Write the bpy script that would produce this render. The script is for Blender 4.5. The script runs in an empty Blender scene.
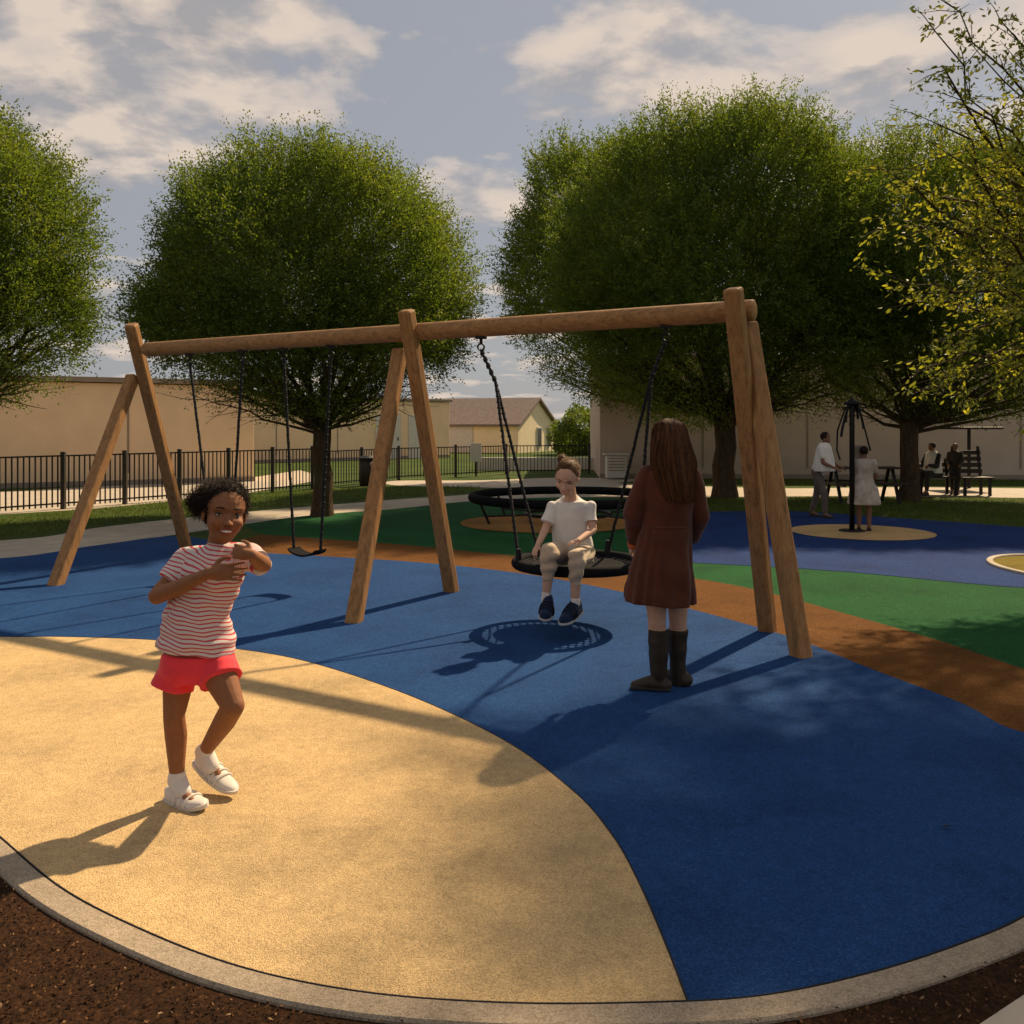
import bpy, bmesh, math, random
import numpy as np
from mathutils import Vector, Matrix
from mathutils.geometry import tessellate_polygon
random.seed(7); rng = np.random.default_rng(11)
scn = bpy.context.scene
COL = bpy.context.scene.collection
F = 900.0; HC = 1.6; CX = 512.0; HY = 427.0           # focal (px), eye height, optical axis, horizon row
def gnd(px, py):                                     # point of the ground seen at a pixel
    D = F*(HC-.012)/(py-HY); return ((px-CX)/F*D, D)
def at(px, py, D): return Vector(((px-CX)/F*D, D, HC-(py-HY)/F*D))

# ------------------------------------------------------------------ materials
def srgb(c):
    return tuple((x/255/12.92 if x/255 <= .04045 else ((x/255+.055)/1.055)**2.4) for x in c)
class NT:
    def __init__(s, name):
        s.m = bpy.data.materials.new(name); s.m.use_nodes = True
        s.t = s.m.node_tree; s.n = s.t.nodes; s.b = s.n['Principled BSDF']; s.tc = None
    def add(s, typ, **kw):
        n = s.n.new(typ)
        for k, v in kw.items():
            if k in n.inputs: n.inputs[k].default_value = v
            else: setattr(n, k, v)
        return n
    def link(s, a, b): s.t.links.new(a, b)
    def obj(s):
        if not s.tc: s.tc = s.add('ShaderNodeTexCoord')
        return s.tc.outputs['Object']
    def scaled(s, sc):
        mp = s.add('ShaderNodeMapping'); mp.inputs['Scale'].default_value = sc
        s.link(s.obj(), mp.inputs['Vector']); return mp.outputs[0]
    def noise(s, scale, detail=3, rough=.55, vec=None, dist=0):
        n = s.add('ShaderNodeTexNoise'); n.inputs['Scale'].default_value = scale
        n.inputs['Detail'].default_value = detail; n.inputs['Roughness'].default_value = rough
        n.inputs['Distortion'].default_value = dist
        s.link(vec or s.obj(), n.inputs['Vector']); return n.outputs['Fac']
    def ramp(s, fac, stops):
        r = s.add('ShaderNodeValToRGB'); e = r.color_ramp.elements
        while len(e) < len(stops): e.new(.5)
        for i, (p, c) in enumerate(stops):
            e[i].position = p; e[i].color = (*c, 1) if len(c) == 3 else c
        s.link(fac, r.inputs[0]); return r.outputs[0]
    def mix(s, fac, a, b, mode='MIX'):
        n = s.add('ShaderNodeMix', data_type='RGBA', blend_type=mode)
        for sock, v in ((n.inputs['Factor'], fac), (n.inputs[6], a), (n.inputs[7], b)):
            if hasattr(v, 'is_linked') or hasattr(v, 'links'): s.link(v, sock)
            elif isinstance(v, (int, float)): sock.default_value = v
            else: sock.default_value = (*v, 1)
        return n.outputs[2]
    def bump(s, h, strength=.3, dist=.01):
        b = s.add('ShaderNodeBump'); b.inputs['Strength'].default_value = strength
        b.inputs['Distance'].default_value = dist
        s.link(h, b.inputs['Height']); s.link(b.outputs[0], s.b.inputs['Normal'])
    def col(s, c):
        if hasattr(c, 'links'): s.link(c, s.b.inputs['Base Color'])
        else: s.b.inputs['Base Color'].default_value = (*c, 1)
    def rough(s, v, spec=.3):
        s.b.inputs['Roughness'].default_value = v; s.b.inputs['Specular IOR Level'].default_value = spec

def mul(c, k): return tuple(x*k for x in c)
def simple(name, c, rough=.6, var=.25, scale=20, bump=.15, bdist=.004, spec=.3, metal=0):
    t = NT(name); n = t.noise(scale, 4)
    t.col(t.ramp(n, [(.3, mul(c, 1-var)), (.7, mul(c, 1+var))])); t.rough(rough, spec)
    t.b.inputs['Metallic'].default_value = metal
    if bump: t.bump(t.noise(scale*4, 3), bump, bdist)
    return t.m
def rubber(name, c, fleck, k=.85, sp=.08):
    t = NT(name)
    v = t.add('ShaderNodeTexVoronoi'); v.inputs['Scale'].default_value = 210; t.link(t.obj(), v.inputs['Vector'])
    sep = t.add('ShaderNodeSeparateColor'); t.link(v.outputs['Color'], sep.inputs[0])
    base = t.ramp(sep.outputs[0], [(0, mul(c, .74)), (.45, c), (.82, mul(c, 1.2)), (.95, tuple(.5*(x+y) for x, y in zip(c, fleck)))])
    big = t.ramp(t.noise(1.3, 5, .6), [(.33, (.78, .79, .81)), (.5, (1, 1, 1)), (.68, (1.12, 1.11, 1.08))])
    mid = t.ramp(t.noise(16, 4, .7), [(.3, (.86, .86, .86)), (.7, (1.1, 1.1, 1.1))])
    cc = t.mix(1., t.mix(1., base, big, 'MULTIPLY'), mid, 'MULTIPLY')
    spots = t.ramp(t.noise(5.5, 6, .75), [(.69, (1, 1, 1)), (.75, (.72, .7, .68))])
    t.col(t.mix(1., cc, spots, 'MULTIPLY'))
    t.rough(.9, sp)
    a = t.add('ShaderNodeMath', operation='MULTIPLY_ADD'); t.link(v.outputs['Distance'], a.inputs[0]); a.inputs[1].default_value = -1
    t.link(t.noise(90, 3, .7), a.inputs[2]); t.bump(a.outputs[0], k, .006)
    return t.m
def wood(name, c, ax):      # ax: grain scale per axis
    t = NT(name); vec = t.scaled(ax)
    n1 = t.noise(6, 6, .65, vec, .6); n2 = t.noise(30, 4, .6, vec)
    a = t.ramp(n1, [(.25, mul(c, .45)), (.5, c), (.75, mul(c, 1.35))])
    b = t.ramp(n2, [(.3, (.72, .68, .64)), (.6, (1.05, 1.05, 1.05))])
    t.col(t.mix(.8, a, b, 'MULTIPLY')); t.rough(.62, .3); t.bump(n2, .5, .004); return t.m

M = {}
M['blue'] = rubber('blue_rubber', (.015, .062, .190), (.06, .14, .34), sp=.10)
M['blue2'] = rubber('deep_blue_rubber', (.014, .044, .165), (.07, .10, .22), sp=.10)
M['tan'] = rubber('tan_rubber', (.60, .42, .205), (.30, .20, .09), .6)
M['tan2'] = rubber('sand_rubber', (.60, .40, .19), (.3, .2, .1))
M['brown'] = rubber('brown_rubber', (.150, .062, .014), (.30, .15, .05))
M['green'] = rubber('green_rubber', (.014, .092, .026), (.05, .17, .06))
M['orange'] = rubber('orange_rubber', (.34, .17, .05), (.5, .3, .12))
M['yellow'] = rubber('yellow_rubber', (.20, .15, .02), (.34, .28, .08))
M['seam'] = simple('dark_seam', (.02, .02, .025), .9)
M['concrete'] = rubber('kerb_concrete', (.34, .27, .19), (.5, .42, .32), .35)
M['path'] = simple('path_concrete', (.44, .375, .29), .85, .14, 3, .3, .004)
M['grass_g'] = NT('grass_ground')
t = M['grass_g']; n = t.noise(.7, 5, .6); n2 = t.noise(30, 4, .7)
t.col(t.mix(.7, t.ramp(n, [(.3, (.035, .065, .012)), (.7, (.085, .12, .022))]), t.ramp(n2, [(.3, (.5, .5, .5)), (.7, (1.2, 1.2, 1.1))]), 'MULTIPLY'))
t.rough(.9, .1); t.bump(n2, .8, .03); M['grass_g'] = t.m
t = NT('mulch_soil'); n = t.noise(60, 6, .75); n2 = t.noise(6, 4)
t.col(t.mix(.6, t.ramp(n, [(.3, (.012, .006, .003)), (.55, (.075, .032, .011)), (.75, (.17, .078, .028))]), t.ramp(n2, [(.3, (.6, .6, .6)), (.7, (1.2, 1.2, 1.2))]), 'MULTIPLY'))
t.rough(.95, .15); t.bump(n, 1, .03); M['mulch'] = t.m
t = NT('mulch_chip'); at_ = t.add('ShaderNodeAttribute', attribute_name='rnd')
t.col(t.ramp(at_.outputs['Fac'], [(0, (.014, .007, .004)), (.6, (.10, .042, .015)), (.93, (.19, .095, .038)), (1, (.34, .21, .11))])); t.rough(.9, .2); M['chip'] = t.m
M['wood'] = wood('oak_timber', (.34, .172, .060), (5, 5, .55))
M['woodx'] = wood('oak_beam_timber', (.35, .178, .062), (.5, 5, 5))
M['rope'] = simple('black_rope', (.008, .008, .009), .7, .3, 60, .6, .003)
M['steel'] = simple('dark_steel', (.02, .018, .017), .5, .3, 30, .2, .002, .4, .6)
M['belt'] = simple('black_rubber_belt', (.009, .009, .010), .85, spec=.08)
M['fence'] = simple('black_fence_paint', (.010, .009, .009), .55)
M['fencepost'] = simple('dark_grey_post', (.05, .042, .034), .6)
M['wall'] = simple('tan_render_wall', (.86, .63, .41), .9, .06, 1.2, .25, .006, .15)
M['wall2'] = simple('beige_render_wall', (.54, .43, .34), .9, .08, .9, .25, .006, .15)
M['wall3'] = simple('cream_house_wall', (.86, .71, .47), .9, .06, 1.2, .2, .005, .15)
M['roof'] = simple('brown_shingle', (.20, .155, .13), .9, .25, 8, .5, .02, .15)
M['white'] = simple('white_paint', (.62, .58, .52), .6, .06, 6, .1)
M['glass'] = simple('dark_window_glass', (.03, .03, .035), .15, .1, 3, 0, .001, .5)
M['trim'] = simple('grey_trim', (.30, .24, .19), .7, .1, 5, .1)
M['bench'] = wood('dark_bench_timber', (.045, .028, .018), (.5, 5, 5))
M['bin'] = simple('brown_bin', (.045, .03, .02), .7)
def bark(name, c):
    t = NT(name); vec = t.scaled((3, 3, .7)); n = t.noise(7, 6, .7, vec, .8)
    t.col(t.ramp(n, [(.3, mul(c, .4)), (.55, c), (.75, mul(c, 1.6))])); t.rough(.95, .1); t.bump(n, 1, .04); return t.m
M['bark'] = bark('tree_bark', (.10, .068, .040))
def leafmat(name, c1, c2, c3, trans):
    t = NT(name)
    a = t.add('ShaderNodeAttribute', attribute_name='rnd')
    n = t.noise(.9, 4, .6)
    base = t.ramp(n, [(.34, c1), (.66, c2)])
    v = t.ramp(a.outputs['Fac'], [(0, (.6, .62, .55)), (.6, (1, 1, 1)), (1, (1.5, 1.35, 1.1))])
    c = t.mix(1., t.mix(.35, base, c3), v, 'MULTIPLY'); t.col(c); t.rough(.55, .25)
    tr = t.add('ShaderNodeBsdfTranslucent'); tc = t.mix(1., c, (1.5, 1.35, .5), 'MULTIPLY'); t.link(tc, tr.inputs[0])
    ms = t.add('ShaderNodeMixShader'); ms.inputs[0].default_value = trans
    t.link(t.b.outputs[0], ms.inputs[1]); t.link(tr.outputs[0], ms.inputs[2])
    t.link(ms.outputs[0], t.n['Material Output'].inputs[0]); return t.m
M['leaf'] = leafmat('willow_leaves', (.064, .130, .026), (.152, .205, .040), (.11, .165, .030), .52)
M['leaf2'] = leafmat('yellow_leaves', (.18, .22, .04), (.36, .38, .07), (.26, .29, .045), .5)
M['blade'] = leafmat('grass_blades', (.06, .10, .016), (.11, .15, .025), (.10, .14, .02), .35)

# ------------------------------------------------------------------ objects
def mk(name, V, Fc, mat, parent=None, smooth=False, rnd=None):
    me = bpy.data.meshes.new(name)
    V = np.asarray(V, dtype=float)
    q_ = parent
    while q_ is not None: V = V - np.array(q_.location); q_ = q_.parent
    if isinstance(Fc, np.ndarray):
        nf, k = Fc.shape; me.vertices.add(len(V)); me.vertices.foreach_set('co', V.ravel())
        me.loops.add(nf*k); me.loops.foreach_set('vertex_index', Fc.ravel().astype(np.int32))
        me.polygons.add(nf); me.polygons.foreach_set('loop_start', np.arange(0, nf*k, k, dtype=np.int32))
        me.update(calc_edges=True)
    else:
        me.from_pydata([tuple(v) for v in V], [], Fc); me.update()
    me.validate(clean_customdata=False)
    if smooth: me.polygons.foreach_set('use_smooth', np.ones(len(me.polygons), dtype=bool))
    if rnd is not None:
        a = me.attributes.new('rnd', 'FLOAT', 'FACE'); a.data.foreach_set('value', rnd.astype(np.float32))
    me.materials.append(mat)
    o = bpy.data.objects.new(name, me); COL.objects.link(o)
    if parent is not None: o.parent = parent
    return o
def tag(o, label=None, cat=None, group=None, kind=None):
    if label: o['label'] = label
    if cat: o['category'] = cat
    if group: o['group'] = group
    if kind: o['kind'] = kind
    return o
def thing(name, label, cat, loc, group=None):
    o = bpy.data.objects.new(name, None); COL.objects.link(o); o.location = loc
    o.empty_display_size = .2
    return tag(o, label, cat, group)
class MB:
    def __init__(s): s.V = []; s.F = []
    def add(s, V, Fc):
        k = len(s.V); s.V += [tuple(v) for v in V]; s.F += [tuple(i+k for i in f) for f in Fc]
    def box(s, c, size, R=None, bev=0):
        bm = bmesh.new(); bmesh.ops.create_cube(bm, size=1)
        bmesh.ops.scale(bm, vec=size, verts=bm.verts)
        if bev: bmesh.ops.bevel(bm, geom=bm.edges[:], offset=bev, segments=2, affect='EDGES', profile=.5)
        if R is not None: bmesh.ops.transform(bm, matrix=R.to_4x4(), verts=bm.verts)
        bmesh.ops.translate(bm, vec=c, verts=bm.verts)
        bm.verts.ensure_lookup_table()
        s.add([v.co.copy() for v in bm.verts], [[v.index for v in f.verts] for f in bm.faces]); bm.free()
    def beam(s, a, b, w, h, bev=0, up=Vector((0, 0, 1))):       # box whose local z runs from a to b
        a = Vector(a); b = Vector(b); z = (b-a).normalized(); x = up.cross(z)
        if x.length < .01: x = Vector((1, 0, 0))
        x.normalize(); y = z.cross(x); R = Matrix((x, y, z)).transposed()
        s.box((a+b)/2, (w, h, (b-a).length), R, bev)
    def tube(s, pts, r, n=8, cap=True):
        pts = [Vector(p) for p in pts]; m = len(pts)
        rs = r if isinstance(r, (list, tuple)) else [r]*m
        V = []; prev = None
        for i, p in enumerate(pts):
            d = (pts[min(i+1, m-1)]-pts[max(i-1, 0)]).normalized()
            u = prev if prev else (Vector((0, 0, 1)) if abs(d.z) < .9 else Vector((1, 0, 0)))
            u = (u-d*u.dot(d)).normalized(); prev = u; w = d.cross(u)
            for k in range(n):
                a = 2*math.pi*k/n; V.append(p+(u*math.cos(a)+w*math.sin(a))*rs[i])
        Fc = [(i*n+k, i*n+(k+1) % n, (i+1)*n+(k+1) % n, (i+1)*n+k) for i in range(m-1) for k in range(n)]
        if cap: Fc += [tuple(range(n))[::-1], tuple((m-1)*n+k for k in range(n))]
        s.add(V, Fc)
    def torus(s, c, R, r, n=64, k=10, sx=1, sy=1):
        V = []
        for i in range(n):
            a = 2*math.pi*i/n
            for j in range(k):
                b = 2*math.pi*j/k
                V.append((c[0]+(R+r*math.cos(b))*math.cos(a)*sx, c[1]+(R+r*math.cos(b))*math.sin(a)*sy, c[2]+r*math.sin(b)))
        Fc = [(i*k+j, ((i+1) % n)*k+j, ((i+1) % n)*k+(j+1) % k, i*k+(j+1) % k) for i in range(n) for j in range(k)]
        s.add(V, Fc)
    def build(s, name, mat, parent=None, smooth=False): return mk(name, s.V, s.F, mat, parent, smooth)

# ------------------------------------------------------------------ ground sheets
def spline(P, closed=True, n=10):
    P = [Vector((p[0], p[1])) for p in P]; out = []; m = len(P)
    for i in range(m if closed else m-1):
        p0 = P[(i-1) % m] if closed or i > 0 else P[0]; p1 = P[i]; p2 = P[(i+1) % m]
        p3 = P[(i+2) % m] if closed or i+2 < m else P[-1]
        for k in range(n):
            t = k/n; out.append(.5*((2*p1)+(p2-p0)*t+(2*p0-5*p1+4*p2-p3)*t*t+(3*p1-p0-3*p2+p3)*t**3))
    if not closed: out.append(P[-1])
    return out
def sheet(name, pts, z, mat, kind='structure', label=None, cat=None):
    tri = tessellate_polygon([[Vector((p[0], p[1], 0)) for p in pts]])
    V = [(p[0], p[1], z) for p in pts]
    Fc = []
    for f in tri:
        a, b, c = [Vector(V[i]) for i in f]
        Fc.append(tuple(f) if (b-a).cross(c-a).z > 0 else tuple(f)[::-1])
    o = mk(name, V, Fc, mat); o['kind'] = kind; return o
def strip(name, pts, w, z0, z1, mat, closed=False):     # low band of width w centred on pts
    n = len(pts); L = []; R = []
    for i, p in enumerate(pts):
        a = pts[(i-1) % n] if closed or i > 0 else pts[i]; b = pts[(i+1) % n] if closed or i < n-1 else pts[i]
        d = (b-a).normalized(); nn = Vector((-d.y, d.x))
        L.append(p+nn*w/2); R.append(p-nn*w/2)
    V = []; b = min(.008, w/4)
    for p, q in zip(L, R):
        e = (q-p).normalized()
        V += [(p.x, p.y, z0), (p.x, p.y, z1-b), ((p+e*b).x, (p+e*b).y, z1), ((q-e*b).x, (q-e*b).y, z1), (q.x, q.y, z1-b), (q.x, q.y, z0)]
    Fc = []
    for i in range(n if closed else n-1):
        j = (i+1) % n
        for k in range(5): Fc.append((i*6+k, i*6+k+1, j*6+k+1, j*6+k))
    o = mk(name, V, Fc, mat); o['kind'] = 'structure'; return o
G = lambda L: [gnd(*p) for p in L]
V4 = [(-400, -60, 0), (400, -60, 0), (400, 700, 0), (-400, 700, 0)]
tag(mk('ground', V4, [(0, 1, 2, 3)], M['grass_g']), kind='structure')
# pad outline (blue + tan) : front arc traced as the inner side of the kerb
front = [(-5.6, 6.6), (-4.4, 5.75), (-3.3, 4.75), (-2.5, 3.95)] + G([(0, 838), (60, 888), (140, 930), (240, 968), (360, 993), (500, 1004), (640, 1004), (760, 997), (870, 974), (960, 945), (1024, 917)]) + [(2.03, 3.2), (2.40, 3.68), (2.65, 4.2)]
front_s = spline(front, False)
back_right = [(2.75, 4.60)] + G([(1005, 726), (960, 702), (870, 668), (800, 640), (740, 622), (680, 606), (600, 587), (520, 573), (430, 563), (340, 557), (250, 552)])
back_s = spline(back_right, False)
left_s = spline(G([(250, 552), (215, 541), (170, 536), (90, 546), (0, 558)]) + [(-8.2, 10.3), (-9.5, 9.3), (-9.5, 7.9), (-7.4, 7.3), (-5.6, 6.6)], False)
pad = front_s + back_s[0:] + left_s[1:-1]
# mulch bed in front
sheet('mulch_bed', [(-9, -3), (6.5, -3), (6.5, 4.4), (2.9, 4.6), (0, 5), (-4, 6.5), (-9.6, 7.2)], .004, M['mulch'])
kerb_path = spline([(-7.4, 7.3)] + front + [(2.80, 4.62)], False)
# offset outward (to the right of travel direction = away from pad)
def offset(pts, w):
    out = []
    for i, p in enumerate(pts):
        d = (pts[min(i+1, len(pts)-1)]-pts[max(i-1, 0)]).normalized(); out.append(p+Vector((d.y, -d.x))*w)
    return out
kerb_c = offset(kerb_path, .05)
sheet('blue_surface', pad, .010, M['blue'])
strip('kerb', kerb_c, .098, 0, .020, M['concrete'])
tanb = spline(G([(688, 1003), (668, 950), (640, 885), (612, 835), (572, 790), (500, 738), (400, 692), (300, 660), (220, 647), (150, 640), (60, 637), (0, 637)]) + [(-4.9, 6.95), (-5.55, 6.64)], False)
# cut the front arc where the tan field ends
arc = [p for p in front_s if p.x < gnd(688, 1003)[0]]
tan_poly = tanb + arc
sheet('tan_surface', tan_poly, .014, M['tan'])
strip('surface_seam', tanb, .007, .0, .0165, M['seam'])
strip('kerb_seam', offset(front_s, -.002), .006, .0, .0175, M['seam'])
# bands behind
brown = spline([(2.75, 4.60)] + G([(1005, 726), (960, 702), (870, 668), (800, 640), (740, 622), (680, 606), (600, 587), (520, 573), (430, 563), (340, 557), (250, 552)]), False) + \
        [Vector(gnd(246, 538))] + spline(G([(262, 534), (330, 539), (400, 544), (470, 551), (540, 558), (620, 568), (695, 578), (760, 590), (860, 617), (940, 640), (1024, 668), (1100, 690)]), False)
sheet('brown_band', brown, .0065, M['brown'])
green = spline(G([(262, 534), (330, 539), (400, 544), (470, 551), (540, 558), (620, 568), (695, 578), (760, 590), (860, 617), (940, 640), (1024, 668), (1100, 690)]), False) + \
        [Vector(gnd(1150, 590))] + spline(G([(1024, 587), (960, 582), (830, 570), (690, 562)]), False) + [Vector(gnd(684, 512))] + spline(G([(640, 501), (560, 496), (470, 500), (400, 507), (310, 514), (240, 522)]), False)
sheet('green_surface', green, .004, M['green'])
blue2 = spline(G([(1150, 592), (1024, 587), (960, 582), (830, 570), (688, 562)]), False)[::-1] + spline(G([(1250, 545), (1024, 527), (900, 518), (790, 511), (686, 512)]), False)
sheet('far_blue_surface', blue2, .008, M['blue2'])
pathA = spline(G([(-700, 700)]) + [(-9.2, 9.6)] + G([(-0, 558), (90, 546), (170, 535), (250, 523), (310, 515), (400, 508), (470, 501), (560, 497), (700, 497), (860, 496), (1100, 499), (1500, 510)]), False)
pathB = spline(G([(1500, 494), (1100, 489), (900, 487), (780, 488), (640, 484), (560, 480), (520, 484), (480, 493), (400, 499), (300, 507), (200, 516), (100, 527), (0, 540)]) + [(-11, 11.6), (-16, 6)], False)
sheet('path', pathA[12:]+pathB, .006, M['path'])
sheet('side_path', spline(G([(530, 488), (480, 487), (395, 485), (395, 480.5), (480, 480), (560, 477.5), (640, 479), (600, 484)]), True), .0045, M['path'])
sheet('far_pavement', G([(-160, 500), (100, 486), (240, 479), (300, 470), (330, 478), (240, 494), (100, 508), (-120, 521)][::-1]), .004, M['path'])
sheet('corner_path', [(.85, 2.14), (1.25, 2.40), (1.44, 2.525), (1.9, 2.83), (3, 3.4), (3.6, 2)], .010, M['path'])
def disc(name, c, r, z, mat, n=72, ry=None):
    return sheet(name, [Vector((c[0]+r*math.cos(a), c[1]+(ry or r)*math.sin(a))) for a in [2*math.pi*i/n for i in range(n)]], z, mat)
disc('tan_disc', ((861-CX)/F*13.62, 13.62), 1.04, .016, M['tan2'])
disc('orange_disc', (.60, 14.95), 1.46, .013, M['orange'])
yc = Vector(((1084-CX)/F*9.9, 10.05)); ypts = [yc+Vector((.78*math.cos(a), 1.05*math.sin(a))) for a in [2*math.pi*i/72 for i in range(72)]]
sheet('yellow_disc', ypts, .018, M['yellow']); strip('disc_kerb', ypts, .07, 0, .035, M['path'], True)

# mulch chips
def quads(P, A, B, N=None):     # rhombus leaves: centre P, half axes A (long), B (short)
    n = len(P); V = np.stack([P-A, P+B*1.0-A*.15, P+A, P-B*1.0-A*.15], axis=1).reshape(-1, 3)
    return V, np.arange(n*4).reshape(n, 4)
def unit(a): return a/np.maximum(np.linalg.norm(a, axis=1, keepdims=True), 1e-9)
def chips():
    n = 60000; X = rng.uniform(-3.3, 4.2, n); Y = rng.uniform(1.9, 4.6, n)
    kc = np.array([(p.x, p.y) for p in offset(kerb_path, .1)])
    # keep those outside the kerb: below the kerb curve
    kx = kc[:, 0]; o = np.argsort(kx); ky = np.interp(X, kx[o], kc[o, 1])
    keep = (Y < ky-.012) & ~((X > 1.05) & (Y < 2.40+(X-1.25)*.66) & (X > .85))
    X = X[keep]; Y = Y[keep]; n = len(X)
    P = np.stack([X, Y, rng.uniform(.006, .03, n)], 1)
    A = unit(rng.normal(size=(n, 3))*[1, 1, .35])*rng.uniform(.0025, .009, (n, 1)); B = unit(np.cross(A, rng.normal(size=(n, 3))))*rng.uniform(.002, .005, (n, 1))
    V, Fc = quads(P, A, B); o = mk('mulch_chips', V, Fc, M['chip'], rnd=rng.random(n)**1.5); tag(o, kind='stuff', label='dark brown shredded bark chips lying outside the concrete kerb', cat='mulch')
chips()
def grass():
    regs = []
    n = 150000; D = 11.5+rng.random(n)**.8*17; px = rng.uniform(-60, 1090, n); X = (px-CX)/F*D; py = HY+F*HC/D
    # grass: right lawn and the strip by the left fence
    topR = np.interp(px, [640, 700, 860, 1100], [497, 497.5, 497.5, 500]); botR = np.interp(px, [640, 690, 790, 900, 1024, 1100], [501, 512, 511, 518, 527, 532])
    m = (px > 645) & (py > topR) & (py < botR)
    topL = np.interp(px, [-60, 0, 100, 200, 300, 400], [528, 519, 508, 498, 490, 486.5]); botL = np.interp(px, [-60, 0, 100, 200, 300, 400, 480], [546, 539.5, 526, 515, 506, 498, 492])
    m |= (px < 480) & (py > topL) & (py < botL)
    m |= (px > 700) & (py < 486.5) & (py > 480)
    X = X[m]; D = D[m]; n = len(X)
    P = np.stack([X, D, np.full(n, .004)], 1); h = rng.uniform(.025, .06, (n, 1))
    A = np.concatenate([rng.normal(0, .35, (n, 2)), np.ones((n, 1))], 1)*h; w = rng.normal(size=(n, 3)); w[:, 2] = 0; w = unit(w)*.006
    V = np.stack([P-w, P+w, P+A], 1).reshape(-1, 3)
    tag(mk('grass', V, np.arange(n*3).reshape(n, 3), M['blade'], rnd=rng.random(n)), 'short mown green lawn beside the pale paths', 'grass', kind='stuff')
grass()
mb = MB(); p = gnd(948, 829); mb.add([(p[0]-.03, p[1], .022), (p[0], p[1]-.008, .03), (p[0]+.03, p[1]+.004, .021), (p[0], p[1]+.012, .024)], [(0, 1, 2, 3)])
tag(mb.build('fallen_leaf', M['bin']), 'dry dark fallen leaf on the blue rubber surface', 'leaf')

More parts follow.
